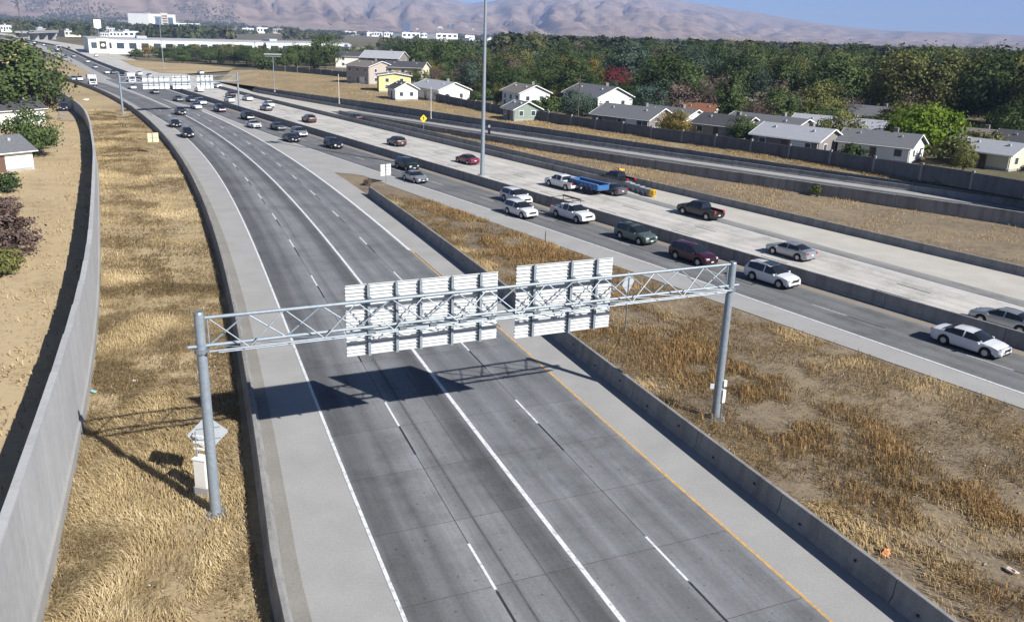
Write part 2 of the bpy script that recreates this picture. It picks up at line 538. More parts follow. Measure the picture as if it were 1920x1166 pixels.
# ------------------------------------------------------------------ carriageways
fMPL = MR.off([(668, 327), (600, 322), (540, 300), (480, 290), (400, 255), (335, 215), (275, 188), (225, 165), (180, 143), (140, 122), (107, 107), (80, 96), (55, 84)])
fMLL = MR.off([(379, 204), (335, 206), (275, 178), (225, 155), (195, 141), (170, 128), (150, 117), (125, 104), (95, 93), (70, 84)])
sML1 = MR.spx(379, 204)
S_FAR = MR.S[-1] - 5
fG = MR.off([(1900, 366), (1700, 338), (1440, 300), (1240, 275), (1120, 257), (1000, 241), (860, 222), (720, 197), (600, 177), (480, 162)], 2, 2.1)
fBARE = MR.off([(1915, 512), (1690, 468), (1615, 450), (1435, 405), (1335, 380), (1132, 330), (1085, 318), (960, 292), (860, 268), (760, 245), (680, 225)], 2)

main_road = tag(strip('freeway_pavement', MR, lambda s: np.where(s < sGTIP, fMDIRT(s), fMPL(s)), .5, 0, S_FAR, 0.002, C_LIGHT, 4), kind='structure')
opp_road = tag(strip('opposing_pavement', MR, .5, lambda s: np.where(s < sHTIP, fBARE(s) + .3, fG(s)), 0, S_FAR, 0.002, C_LIGHT2, 4), kind='structure')
near_road = tag(strip('connector_pavement', NR, fBARL, lambda s: np.where(s < sNTIP, fBARR(s) + .2, fGORE(s) + 3.), 0, NR.spx(110, 142), .004, C_LIGHT, 4), kind='structure')
strip('gutter', NR, lambda s: fBARL(s) + .02, lambda s: fBARL(s) + .62, 0, NR.spx(300, 240), .008, C_GUT, 2, 2, near_road)

# near connector: base of the joints, then one concrete slab after another
LANES = [(fL0, fL1, M_LANEA), (fL1, lambda s: s * 0, M_LANEB), (lambda s: s * 0, fL3, M_LANEC), (fL3, fGORE, M_LANEC)]
s_slab0, s_slab1 = 24.0, 24.0 + 4.6 * 16
strip('joint_bed', NR, fL0, fGORE, s_slab0, s_slab1, .007, C_JOINT, 2, 2, near_road)
for k, (fa, fb, mt) in enumerate(LANES):
    for i in range(16):
        a = s_slab0 + 4.6 * i
        strip('slab', NR, fa, fb, a + .012, a + 4.6 - .012, .014, mt, 3, 1.15, near_road, 1.0, .012)
    s_end = [_l0s, _l0s, NR.spx(200, 149), sML1 * 0 + NR.spx(379, 209) + 20][k]
    if k == 3: s_end = NR.spx(379, 209) + 8
    strip('lane', NR, fa, fb, s_slab1, s_end, .010 if k < 2 else .011, mt, 3, 2, near_road)
strip('ramp_lane', NR, fONL, fONR, _l0s - 12, NR.spx(110, 142), .012, M_LANED, 3, 2, near_road)
# shoulder joints
for s in np.arange(s_slab0, s_slab1, 4.6):
    line('shoulder_joint', NR, lambda q: fBARL(q), 0, s, s + .01, 0, C_JOINT, near_road) if False else None

# freeway lanes toward the camera
strip('lane', MR, fML, lambda s: fML(s) * .5 - .6, 0, sML1, .008, M_LANED, 3, 2, main_road)
strip('lane', MR, lambda s: fML(s) * .5 - .6, -1.2, 0, sML1, .008, M_LANED, 3, 2, main_road)
strip('lane', MR, fMLL, -1.2, sML1, S_FAR, .007, M_LANED, 6, 2, main_road, 4)
C_TAN = concrete('tan_shoulder', (.27, .235, .20), .85, .85)
strip('shoulder', MR, -1.2, .1, 0, sML1, .009, C_TAN, 2, 2, main_road)
# opposing lanes
strip('lane', MR, .9, fEDGE, 0, S_FAR, .005, C_OPP, 4, 2, opp_road, 3)
strip('asphalt_strip', MR, lambda s: fEDGE(s) + .25, lambda s: fEDGE(s) + 2.2, 0, sCEND + 2, .006, lane_mat('dirty_concrete', (.24, .24, .235), [(0, .9), (.4, 1), (1, 1.2)]), 2, 2, opp_road)

# ------------------------------------------------------------------ painted lines
ZM = .020
line('edge_line', NR, fL0, .15, 0, _l0s, ZM, M_WHITE, near_road, 1.0)
line('edge_line', NR, 0, .21, 0, NR.spx(200, 149), ZM, M_WHITE, near_road, 1.0)
s765 = NR.spx(765, 470)
line('edge_line', NR, fGORE, .26, s765, NR.spx(379, 209), ZM, M_WHITE, near_road, 1.0)
line('yellow_line', NR, lambda s: fGORE(s) + .06, .15, 0, s765, ZM, M_ORANGE, near_road, 1.0)
line('dark_line', NR, lambda s: fGORE(s) + .18, .07, s765 - 22, s765 - 1, ZM - .002, M_BLACK, near_road, 1.0)
def dashes(ref, f, starts, w, road, z=ZM, black=True, mat=M_WHITE, L=3.05):
    for s in starts:
        line('lane_dash', ref, f, w, s - L, s, z, mat, road, 1.6)
        if black:
            line('contrast_dash', ref, f, w * .95, s - 2 * L - .15, s - L - .1, z - .002, M_BLACK, road, 1.6)
d1 = [NR.spx(*q) for q in [(871, 1021), (716, 755), (638, 617), (579, 517), (537, 450), (505, 401), (480, 364)]]
dashes(NR, fL1, d1, .11, near_road)
dashes(NR, fL1, [d1[0] - 12.6] + [d1[-1] + 12.2 * k for k in range(1, 10)], .13, near_road)
d3 = [NR.spx(*q) for q in [(1211, 1006), (965, 750), (850, 628), (736, 510), (674, 445), (625, 396), (584, 357.5), (551, 329), (521, 306)]]
dashes(NR, fL3, d3, .11, near_road)
dashes(NR, fL3, [d3[0] - 12.6] + [d3[-1] + 12.2 * k for k in range(1, 8)], .13, near_road)
for fq, nm in ((fL1, 'centre_joint'), (fL3, 'centre_joint')):
    line(nm, NR, fq, .035, s_slab0, s_slab1 + 20, .0155, C_JOINT, near_road, 1.5)
line('edge_line', MR, fML, .18, 0, sML1, ZM, M_WHITE, main_road)
line('edge_line', MR, fEDGE, .22, 0, S_FAR * .6, ZM, M_WHITE, opp_road)
mid = lambda s: np.where(s < sML1, fML(s) * .5 - .6, -5.0)
dashes(MR, mid, np.arange(6, sML1 + 60, 12.2), .12, main_road, mat=plain('worn_white_paint', (.42, .42, .42), .7, 0, .3, 3))
for fr in (1 / 3, 2 / 3):
    dashes(MR, lambda s, fr=fr: .9 + (fEDGE(s) - .9) * fr, np.arange(9, sML1 + 90, 12.2), .13, opp_road, mat=plain('bleached_paint', (.62, .62, .62), .7, 0, .2, 3), black=True)

# rubber and sealed-crack streaks along the near lanes
for fr, a, b_, w in ((.22, 30, 75, .10), (.60, 36, 72, .05)):
    line('sealed_crack', NR, lambda s, fr=fr: fL1(s) * (1 - fr), w, a, b_, .0165, plain('crack_sealant', (.09, .09, .09), .8, 0, .3, 2), near_road, 1.0)

# ------------------------------------------------------------------ barriers
def sweep(ref, f, prof, s0, s1, n):
    S = np.linspace(s0, s1, n)
    o = f(S) if callable(f) else np.full_like(S, f)
    P = np.asarray(prof, float); k = len(P)
    V = []
    for i, s in enumerate(S):
        for (dx, z) in P:
            x, y = ref.pos(s, o[i] + dx); V.append((float(x), float(y), z))
    F = [(i * k + j, i * k + (j + 1) % k, (i + 1) * k + (j + 1) % k, (i + 1) * k + j) for i in range(n - 1) for j in range(k)]
    F += [tuple(range(k))[::-1], tuple(range((n - 1) * k, n * k))]
    return V, F

def jersey(h, b=.30, t=.10, z0=0.0):
    return [(-b, z0), (-b, z0 + .08), (-b * .52, z0 + .34), (-t, z0 + h - .02), (-t + .02, z0 + h), (t - .02, z0 + h), (t, z0 + h - .02), (b * .52, z0 + .34), (b, z0 + .08), (b, z0)]

def barrier(label, ref, f, s0, s1, h, seg, mat=C_BAR, prof=None, zfn=None):
    x, y = ref.pos((s0 + s1) / 2, 0)
    root = tag(empty('concrete_barrier'), label, 'barrier')
    k = max(1, int(round((s1 - s0) / seg)))
    L = (s1 - s0) / k
    for i in range(k):
        a = s0 + i * L
        p = prof or jersey(h)
        if zfn is not None: p = [(dx, z + zfn(a + L / 2)) for dx, z in p]
        V, F = sweep(ref, f, p, a + .02, a + L - .02, 5)
        obj('segment', V, F, mat, root)
    return root

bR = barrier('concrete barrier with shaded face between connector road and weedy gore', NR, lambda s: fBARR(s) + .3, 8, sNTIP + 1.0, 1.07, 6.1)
m = MB()
for s in np.arange(20, sNTIP - 3, 3.05):
    x, y = NR.pos(s, fBARR(s) + .105)
    t = NR.tan(s)
    n_ = np.array([-t[1], t[0]])
    MB().obox((x, y, .36 + .25 * (int(s) % 2)), (t[0] * .05, t[1] * .05, 0), (n_[0] * .02, n_[1] * .02, 0), (0, 0, .045)).build('lifting_hole', C_JOINT, bR)
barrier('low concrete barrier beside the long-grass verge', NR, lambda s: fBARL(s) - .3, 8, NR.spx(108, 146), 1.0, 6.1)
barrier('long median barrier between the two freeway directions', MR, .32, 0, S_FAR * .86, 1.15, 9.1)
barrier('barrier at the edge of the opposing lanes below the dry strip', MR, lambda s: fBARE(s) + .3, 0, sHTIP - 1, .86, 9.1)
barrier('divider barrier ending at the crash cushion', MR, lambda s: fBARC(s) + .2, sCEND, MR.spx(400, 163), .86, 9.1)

# ------------------------------------------------------------------ ramp with retaining walls
sR0 = 0.0
sX19 = MR.spx(1915, 424)
zr = lambda s: np.clip(.88 * (sHTIP - s) / (sHTIP - sX19), 0, 1.1)
sGEND = MR.spx(480, 172)
zG = lambda s: np.interp(s, [0, sX19, MR.spx(1120, 280), MR.spx(860, 230), sHTIP, sGEND], [1.6, 1.7, 2.1, 2.3, 2.3, 1.5])
ramp_road = tag(strip('ramp_pavement', MR, lambda s: fHB(s) + .3, fG, 0, sHTIP + 6, lambda s: zr(s) + .01, M_ASPH, 3, 2, None, 1.0), kind='structure')
strip('shoulder', MR, lambda s: fG(s) - 3.4, lambda s: fG(s) - .75, 0, sHTIP + 6, lambda s: zr(s) + .016, C_LIGHT, 2, 2, ramp_road)
strip_fn('ramp_verge_ground', MR, lambda s: fBARE(s) + .4, lambda s: fHB(s) + .1, 0, sHTIP - 2, -.01, M_DIRT, 3)
rw = tag(empty('retaining_wall'), 'ramp retaining wall with pale parapet top above the dry strip', 'wall')
k = 30; L = (sHTIP) / k
for i in range(k):
    a = i * L
    V, F = sweep(MR, lambda s: fHB(s) + .18, [(-.18, -.05), (-.18, 1), (.18, 1), (.18, -.05)], a + .015, a + L - .015, 4)
    V = [(x, y, (zr(a + L / 2) + .82) if z > .5 else z) for x, y, z in V]
    obj('panel', V, F, C_BAR, rw)
gw = tag(empty('retaining_wall'), 'tall shaded retaining wall below the sunlit grass bank', 'wall')
k = 44; L = sGEND / k
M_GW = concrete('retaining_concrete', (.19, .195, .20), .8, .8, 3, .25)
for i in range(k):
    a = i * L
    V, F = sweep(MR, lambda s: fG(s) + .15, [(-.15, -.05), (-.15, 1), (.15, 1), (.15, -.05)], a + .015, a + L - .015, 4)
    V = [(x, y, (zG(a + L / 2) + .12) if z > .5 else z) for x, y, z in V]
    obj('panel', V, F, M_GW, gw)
barrier('barrier at the foot of the tall retaining wall', MR, lambda s: fG(s) - .4, 0, sGEND, .82, 9.1, C_BAR, None, lambda s: float(zr(s)))

# ------------------------------------------------------------------ upper terrace with the boundary wall
ZT = 2.4
FPX_ = [(1920, 372), (1836, 353), (1706, 332), (1591, 313), (1440, 290), (1240, 262), (1100, 243), (960, 220), (840, 190), (704, 153), (600, 142), (500, 132)]
fp = np.array([at(x, y, ZT)[:2] for x, y in FPX_])
_c = np.polyfit(fp[:, 1], fp[:, 0], 4, w=1 / fp[:, 1])
ylo, yhi = fp[0, 1], fp[-1, 1]
def fence_x(y):
    y = np.asarray(y, float); dc = np.polyder(_c)
    return np.where(y < ylo, np.polyval(_c, ylo) + (y - ylo) * np.polyval(dc, ylo), np.polyval(_c, np.minimum(y, yhi)))
S = np.linspace(0, sGEND, 90)
gx, gy = MR.pos(S, fG(S) + .3)
fy = np.linspace(20, yhi, 90); fx = fence_x(fy)
# arc-length match
def resamp(x, y, n):
    d = np.r_[0, np.cumsum(np.hypot(np.diff(x), np.diff(y)))]; q = np.linspace(0, d[-1], n)
    return np.interp(q, d, x), np.interp(q, d, y)
NF = 140
gx2, gy2 = resamp(gx, gy, NF); fx2, fy2 = resamp(fx, fy, NF)
zg2 = np.interp(np.linspace(0, sGEND, NF), S, zG(S))
out = np.array([.84, .54])
rows = []
for t in np.linspace(0, 1, 7):
    nz = (fbm(gx2 * .1 + t * 3, gy2 * .1, 3, 5) - .45) * .8 * math.sin(math.pi * t)
    rows.append((gx2 * (1 - t) + fx2 * t, gy2 * (1 - t) + fy2 * t, zg2 + (ZT - zg2) * t ** .8 + nz))
bankX, bankY, bankZ = (np.array([r[i] for r in rows]) for i in range(3))
M_BANK = ground_mat('bank_dry_grass', [(.28, (.12, .095, .06)), (.42, (.21, .165, .10)), (.55, (.30, .235, .14)), (.7, (.40, .31, .17))], .06, .6, 4)
tag(grid_sheet('bank_ground', bankX, bankY, bankZ, M_BANK), kind='structure')
rows = [(fx2, fy2, np.full(NF, ZT))]
for dd in (8, 40, 120, 300, 700, 1500):
    rows.append((fx2 + out[0] * dd, fy2 + out[1] * dd, np.full(NF, ZT if dd < 600 else ZT - .5)))
tag(grid_sheet('neighbourhood_ground', *(np.array([r[i] for r in rows]) for i in range(3)), M_TOWN), kind='structure')
# drop from the terrace down to the plain at its far end
e0 = (np.r_[bankX[:, -1], fx2[-1] + out[0] * np.array([40, 300, 1500])], np.r_[bankY[:, -1], fy2[-1] + out[1] * np.array([40, 300, 1500])], np.r_[bankZ[:, -1], [ZT] * 3])
tag(grid_sheet('end_slope', np.array([e0[0], e0[0] - 25]), np.array([e0[1], e0[1] + 40]), np.array([e0[2], np.full(len(e0[0]), -.08)]), M_STRAW), kind='structure')

bw = tag(empty('boundary_wall'), 'long dark precast wall along the top of the grass bank', 'wall')
fl = np.r_[0, np.cumsum(np.hypot(np.diff(fx), np.diff(fy)))]
nb = int(fl[-1] / 7.0)
px_ = np.interp(np.arange(nb + 1) * 7.0, fl, fx); py_ = np.interp(np.arange(nb + 1) * 7.0, fl, fy)
for i in range(nb):
    a = np.array([px_[i], py_[i], ZT - .2]); b = np.array([px_[i + 1], py_[i + 1], ZT - .2])
    d = (b - a) / np.linalg.norm(b - a); nrm = np.array([-d[1], d[0], 0])
    h = 2.15 + .12 * ((i * 7) % 3 - 1) * .5
    MB().obox((a + b) / 2 + (0, 0, h / 2), d * (3.5 - .16), nrm * .07, (0, 0, h / 2)).build('panel', M_FENCE, bw)
    MB().obox(a + (0, 0, 1.2), d * .16, nrm * .16, (0, 0, 1.22)).build('post', M_FPOST, bw)

# ------------------------------------------------------------------ tall noise wall on the near side
LWB = [(40, 1330, 0), (97, 1079, 0), (125, 960, 0), (152, 825, 0), (167, 745, 0), (180, 647, 0), (187, 560, 0), (187, 440, 0), (185, 330, 0), (172, 243, 1.4), (160, 205, 2.6), (145, 192, 2.5), (125, 180, 2.4), (110, 169, 2.3), (92, 154, 2.2), (79, 144, 2.2), (55, 134, 2.2)]
lp = np.array([at(*q)[:2] for q in LWB])
lp[0] = lp[1] + (lp[1] - lp[2]) * 4
tt = np.r_[0, np.cumsum(np.linalg.norm(np.diff(lp, axis=0), axis=1))]
def lw_at(s): return np.array([np.interp(s, tt, lp[:, 0]), np.interp(s, tt, lp[:, 1])])
qs = np.linspace(0, tt[-1], 400)
lx = np.interp(qs, tt, lp[:, 0]); ly = np.interp(qs, tt, lp[:, 1])
ker = np.ones(25) / 25
lxs = np.convolve(np.pad(lx, 12, 'edge'), ker, 'valid'); lys = np.convolve(np.pad(ly, 12, 'edge'), ker, 'valid')
lxs[:14] = lx[:14]; lys[:14] = ly[:14]
lq = np.r_[0, np.cumsum(np.hypot(np.diff(lxs), np.diff(lys)))]
lh = lambda y: np.interp(y, [30, 36, 60, 100, 165, 280], [5.05, 5.0, 4.4, 3.5, 2.6, 2.2])
lw = tag(empty('noise_wall'), 'tall pale concrete noise wall beside the long-grass verge', 'wall')
M_LW = concrete('noise_wall_concrete', (.41, .415, .42), .9, .9, 3, .09)
npan = int(lq[-1] / 5.0)
for i in range(npan):
    s0 = i * lq[-1] / npan; s1 = (i + 1) * lq[-1] / npan
    a = np.array([np.interp(s0, lq, lxs), np.interp(s0, lq, lys), 0]); b = np.array([np.interp(s1, lq, lxs), np.interp(s1, lq, lys), 0])
    d = (b - a) / np.linalg.norm(b - a); nrm = np.array([d[1], -d[0], 0])
    L = np.linalg.norm(b - a)
    h = float(lh((a[1] + b[1]) / 2))
    MB().obox((a + b) / 2 + (0, 0, h / 2) - nrm * .14, d * (L / 2 - .008), nrm * .10, (0, 0, h / 2)).build('panel', M_LW, lw)
    MB().obox((a + b) / 2 + (0, 0, .34) - nrm * .02, d * (L / 2 - .006), nrm * .09, (0, 0, .36)).build('footing', C_LIGHT, lw)
    MB().obox((a + b) / 2 + (0, 0, h + .06) - nrm * .14, d * (L / 2 - .006), nrm * .15, (0, 0, .06)).build('coping', M_LW, lw)
#--PART3--
# ------------------------------------------------------------------ near sign gantry
UP = np.array([0, 0, 1.])
def gantry(label, pl, pr, hl, hr, signs, tz, bz, chord=.075, post=(.225, .19), nbay=17, ext=.5, light=True):
    """pl, pr: ground points of the two posts; signs: photograph corners of each sign back"""
    pl = np.asarray(pl, float); pr = np.asarray(pr, float)
    root = tag(empty('sign_gantry', pl), label, 'gantry')
    o = pl
    d = pr - pl; W = np.linalg.norm(d); d = d / W
    n = np.array([d[1], -d[0], 0])           # toward the camera
    for p, h, nm in ((pl, hl, 'post'), (pr, hr, 'post')):
        q = p - o
        po = MB().tube(q, q + UP * h, post[0], post[1], 16).build(nm, M_GALV, root, smooth=True, sharp=40)
        MB().tube(q + UP * (h - .01), q + UP * (h + .06), post[1] * 1.06, post[1] * .9, 16).build('cap', M_GALVD, po)
        MB().tube(q + UP * .02, q + UP * .10, post[0] * 1.8, post[0] * 1.8, 16).build('base_plate', M_GALVD, po)
        MB().tube(q - UP * .3, q + UP * .015, .55, .52, 18).build('footing', C_LIGHT, po)
        mb = MB()
        for t in range(8):
            a = t * math.pi / 4
            mb.tube(q + UP * .1 + np.array([math.cos(a), math.sin(a), 0]) * post[0] * 1.5, q + UP * .2 + np.array([math.cos(a), math.sin(a), 0]) * post[0] * 1.5, .02, .02, 6)
        mb.build('anchor_bolts', M_GALVD, po)
        MB().tube(q + UP * (bz - .28), q + UP * (bz - .10), post[0] * 1.25, post[0] * 1.25, 14).build('clamp', M_GALVD, po)
    T = lambda x: d * x + UP * tz + n * .0
    B1 = lambda x: d * x + UP * bz + n * .02
    B2 = lambda x: d * x + UP * (bz - .10) + n * .46
    MB().tube(T(.2), T(W - .1), chord, chord, 10).build('top_chord', M_GALV, root, smooth=True, sharp=40)
    MB().tube(B1(-ext), B1(W + ext), chord, chord, 10).build('bottom_chord', M_GALV, root, smooth=True, sharp=40)
    MB().tube(B2(.25), B2(W - .25), chord * .62, chord * .62, 8).build('bottom_chord', M_GALV, root, smooth=True, sharp=40)
    xs = np.linspace(.3, W - .3, nbay + 1)
    for i in range(nbay):
        a, b = xs[i], xs[i + 1]; c = (a + b) / 2
        if i % 2 == 0:
            MB().tube(B1(a), T(b), chord * .5, None, 6).build('diagonal', M_GALV, root)
            MB().tube(T(a), B2(b), chord * .36, None, 6).build('diagonal', M_GALVD, root)
        else:
            MB().tube(T(a), B1(b), chord * .5, None, 6).build('diagonal', M_GALV, root)
            MB().tube(B2(a), T(b), chord * .36, None, 6).build('diagonal', M_GALVD, root)
        MB().tube(B1(a), B2(b), chord * .3, None, 5).build('lacing', M_GALVD, root)
    for x in (.3, W - .3):
        MB().tube(B1(x), T(x), chord * .45, None, 6).build('end_strut', M_GALV, root)
    sp = -.56                                  # sign plane beyond the truss
    for (corners, stiff, rows) in signs:
        pts = [on_plane(x, y, o + n * sp, n) - o for x, y in corners]
        xs_ = [p @ d for p in pts]
        x0 = (xs_[0] + xs_[3]) / 2; x1 = (xs_[1] + xs_[2]) / 2
        zt = (pts[0][2] + pts[1][2]) / 2; zb = (pts[2][2] + pts[3][2]) / 2
        hh = (zt - zb) / rows
        M = lambda x, z, y: d * x + UP * z + n * (sp + y)
        pnl = tag(empty('sign_panel'), None)
        pnl.parent = root
        for r in range(rows):
            z0 = zb + r * hh
            mb = MB()
            mb.obox(M((x0 + x1) / 2, z0 + hh / 2, 0), d * (x1 - x0) / 2, n * .008, UP * (hh / 2 - .006))
            for zz in (z0 + .012, z0 + hh * .5, z0 + hh - .012):
                mb.obox(M((x0 + x1) / 2, zz, .042), d * ((x1 - x0) / 2 - .004), n * .035, UP * .011)
            mb.build('sheet', M_SIGN if light else M_SIGN2, pnl)
        for q in stiff:
            X = x0 + (x1 - x0) * q
            mb = MB()
            mb.obox(M(X, (zt + zb) / 2, .13), d * .012, n * .075, UP * ((zt - zb) / 2 + .02))
            mb.obox(M(X, (zt + zb) / 2, .21), d * .06, n * .008, UP * ((zt - zb) / 2 + .02))
            mb.obox(M(X, (zt + zb) / 2, .058), d * .06, n * .006, UP * ((zt - zb) / 2 + .02))
            mb.build('stiffener', M_GALV, root)
            for z_, k_ in ((tz, T), (bz, B1)):
                c_ = k_(X) + n * -.14
                MB().obox(c_, d * .07, n * .17, UP * .09).build('bracket', M_GALVD, root)
        if light:
            for q in np.linspace(.12, .9, 5):
                X = x0 + (x1 - x0) * q
                MB().obox(B2(X) + n * .05 + UP * .06, d * .16, n * .07, UP * .05).build('junction_box', M_GALVD, root)
    for q in np.linspace(.06, .95, 14):
        MB().obox(B2(W * q) - UP * .06, d * .05, n * .05, UP * .035).build('conduit_clip', M_UNDER, root)
    MB().tube(B2(.6) - UP * .07 + n * .03, B2(W - .6) - UP * .07 + n * .03, .028, None, 6).build('conduit', M_GALVD, root)
    return root

pl = at(405, 962); pr = at(1341, 783)
gantry('overhead sign gantry with two ribbed sign backs spanning the nearest lanes', pl, pr, 9.0, 8.85, [
    ([(647, 532), (933, 512), (930, 637), (650, 663)], (.137, .315, .47, .68, .875), 10),
    ([(968, 497), (1148, 484), (1141, 613), (965, 631)], (.17, .55, .82), 10)], 8.78, 7.62)
fl_, fr_ = at(231, 216), at(449, 206)
gantry('far sign gantry with three pale sign backs over the freeway', fl_, fr_, 8.6, 8.6, [
    ([(267, 145), (317, 144), (318, 166), (268, 168)], (.2, .4, .6, .8), 6),
    ([(323, 143), (356, 142), (357, 166), (324, 167)], (.15, .5, .85), 6),
    ([(369, 142), (399, 141), (400, 165), (370, 167)], (.2, .5, .8), 6)], 8.1, 6.9, .07, (.24, .2), 11, .3, False)

# ------------------------------------------------------------------ road signs, poles, roadside pieces
def face_cam(p, extra=0.0):
    return math.atan2(-p[0], p[1]) * -1 + extra

def heading(ref, s): t = ref.tan(s); return math.atan2(t[1], t[0])

def diamond(base, zc, half, label, mat, rz, post_h, front=False, cat='road sign'):
    r = tag(empty('road_sign', base, rz), label, cat)
    MB().box(-.04, .04, -.03, .03, -.1, post_h).build('post', M_GALVD, r)
    y = -.045 if front else .045
    a = half
    poly = []
    for k in range(4):                           # rounded corners
        an = math.pi / 2 * k
        for da in (-.06, .06):
            t = an + da
            poly.append((a * math.cos(t) * (.985), zc + a * math.sin(t) * .985))
    pl_ = MB().prism(poly, y - .004, y + .004).build('plate', mat, r)
    if front:
        MB().prism([(-.10, zc - .3), (.10, zc - .3), (.10, zc + .1), (.28, zc + .1), (0, zc + .42), (-.28, zc + .1), (-.10, zc + .1)], y - .008, y - .005).build('arrow', M_BLACK, pl_)
    else:
        MB().box(-half * .6, half * .6, .02, .04, zc + .24, zc + .29).build('brace', M_GALV, r)
        MB().box(-half * .6, half * .6, .02, .04, zc - .29, zc - .24).build('brace', M_GALV, r)
    return r
p_ = at(1172, 622)
diamond(p_, 3.6, .76, 'diamond sign back on a post in the weedy gore', M_SIGND, heading(MR, MR.so(p_)[0]) - math.pi / 2 + .25, 4.0)
p_ = at(399, 917)
diamond(p_, 2.75, .84, 'diamond sign back behind the left gantry post', M_SIGND, heading(NR, NR.so(p_)[0]) - math.pi / 2 - .05, 3.1)
p_ = at(794, 247)
diamond(p_, 2.6, .78, 'yellow diamond warning sign beside the ramp', M_YELLOW, heading(MR, MR.so(p_)[0]) - math.pi / 2, 2.7, True)

def plates(base, rz, rects, post_h, label, mat, name='road_sign', posts=(0,)):
    r = tag(empty(name, base, rz), label, 'road sign')
    for x in posts: MB().box(x - .04, x + .04, -.03, .03, -.1, post_h).build('post', M_GALVD, r)
    for (x0, x1, z0, z1) in rects:
        MB().box(x0, x1, .035, .045, z0, z1).build('plate', mat, r)
    MB().box(min(q[0] for q in rects) + .1, max(q[1] for q in rects) - .1, .028, .034, (rects[0][2] + rects[0][3]) / 2 - .03, (rects[0][2] + rects[0][3]) / 2 + .03).build('brace', M_GALVD, r)
    return r
p_ = at(724, 343)
plates(p_, heading(MR, MR.so(p_)[0]) - math.pi / 2 + .2, [(-.86, -.1, 1.75, 2.5), (.1, .86, 1.75, 2.5), (-.86, -.1, .98, 1.70), (.1, .86, .98, 1.70)], 2.6, 'four pale sign backs on one post at the gore tip', M_SIGN)
p_ = at(290, 288)
plates(p_, heading(NR, NR.so(p_)[0]) - math.pi / 2, [(-.78, -.12, 1.75, 3.15), (-.02, .78, 1.75, 3.2)], 3.2, 'two upright pale sign backs beside the verge barrier', plain('cream_sign_back', (.62, .55, .36), .5, 0, .05), 'road_sign', (-.1,))

def pole(base, h, r0, r1, label, mat=M_GALV, arm=None, cat='light pole', name='light_pole', rz=0.0):
    r = tag(empty(name, base, rz), label, cat)
    MB().tube((0, 0, -.1), (0, 0, h), r0, r1, 14).build('pole', mat, r, smooth=True, sharp=40)
    MB().tube((0, 0, -.1), (0, 0, .25), r0 * 2.2, r0 * 2.2, 14).build('base', C_LIGHT, r)
    if arm == 'ring':
        rg = MB().tube((0, 0, h), (0, 0, h + .5), .6, .5, 14).build('light_ring', M_GALVD, r)
        for k in range(6):
            a = k * math.pi / 3
            MB().box(math.cos(a) * 1.1 - .25, math.cos(a) * 1.1 + .25, math.sin(a) * 1.1 - .25, math.sin(a) * 1.1 + .25, h + .1, h + .45).build('luminaire', M_GALVD, rg)
    elif arm == 'twin':
        MB().box(-2.2, 2.2, -.09, .09, h - .1, h + .1).build('crossbar', mat, r)
        MB().box(-2.4, 2.4, -.2, .2, h + .4, h + .75).build('luminaire', M_SIGND, r)
    elif arm == 'cross':
        MB().box(-1.2, 1.2, -.07, .07, h - .9, h - .75).build('crossarm', mat, r)
        MB().box(-.9, .9, -.07, .07, h - 1.9, h - 1.75).build('crossarm', mat, r)
    elif arm == 'mast':
        MB().tube((0, 0, h - .2), (-2.0, 0, h + .3), .06, .04, 8).build('arm', mat, r)
        MB().box(-2.7, -1.9, -.15, .15, h + .22, h + .38).build('luminaire', M_SIGND, r)
    return r
pole(at(904, 331), 33, .32, .14, 'very tall high-mast light pole behind the median barrier', arm='ring')
pole(at(515, 172, 1.9), 9.5, .11, .08, 'light pole with twin crossbar head on the grass bank', arm='twin')
pole(at(636, 194, 1.2), 7.2, .10, .07, 'slim pole at the foot of the bank wall near the diverging ramp', plain('pale_pole', (.55, .5, .45), .6), cat='pole', name='marker_pole')
pole(at(808, 222, 1.0), 6.8, .10, .07, 'slim pole before the retaining wall beside the yellow diamond sign', MATS['pale_pole'], cat='pole', name='marker_pole')
pole(at(307, 128), 21, .2, .1, 'light pole standing in the far dry infield', arm='twin')
pole(at(46, 100), 30, .26, .16, 'dark wooden utility pole on the far embankment', M_WOOD, 'cross', 'utility pole', 'utility_pole')
pole(at(121, 62), 42, .4, .25, 'far utility pole above the interchange trees', M_WOOD, 'cross', 'utility pole', 'utility_pole')
pole(at(172, 66), 40, .4, .25, 'far utility pole beside the tall roadside sign', M_WOOD, 'cross', 'utility pole', 'utility_pole')
pole(at(1083, 232, ZT), 9.5, .14, .1, 'utility pole behind the boundary wall by the white gabled house', M_WOOD, 'cross', 'utility pole', 'utility_pole')
pole(at(179, 168), 5.5, .09, .07, 'small grey pole by the on-ramp barrier', cat='pole', name='marker_pole')

# equipment cabinet by the left gantry post
p_ = at(384, 925)
cb = tag(empty('equipment_cabinet', p_, rad(-14)), 'white equipment cabinet standing behind the left gantry post', 'cabinet')
M_CAB = plain('cabinet_white', (.78, .77, .74), .5, .1, .06)
MB().box(-.3, .3, -.22, .22, .42, 1.75).build('body', M_CAB, cb)
MB().box(-.36, .36, -.27, .27, -.1, .42).build('plinth', C_LIGHT, cb)
MB().box(-.34, .34, -.26, .26, 1.75, 1.80).build('lid', M_CAB, cb)
MB().box(-.27, .27, -.235, -.222, .47, 1.70).build('door', M_CAB, cb)
MB().tube((-.2, 0, 1.8), (-.2, 0, 3.0), .035, None, 8).build('mast', M_GALV, cb)
for k in range(3):
    MB().box(-.34, .16, -.03, .03, 2.15 + .3 * k, 2.24 + .3 * k).build('antenna_bar', M_CAB, cb)
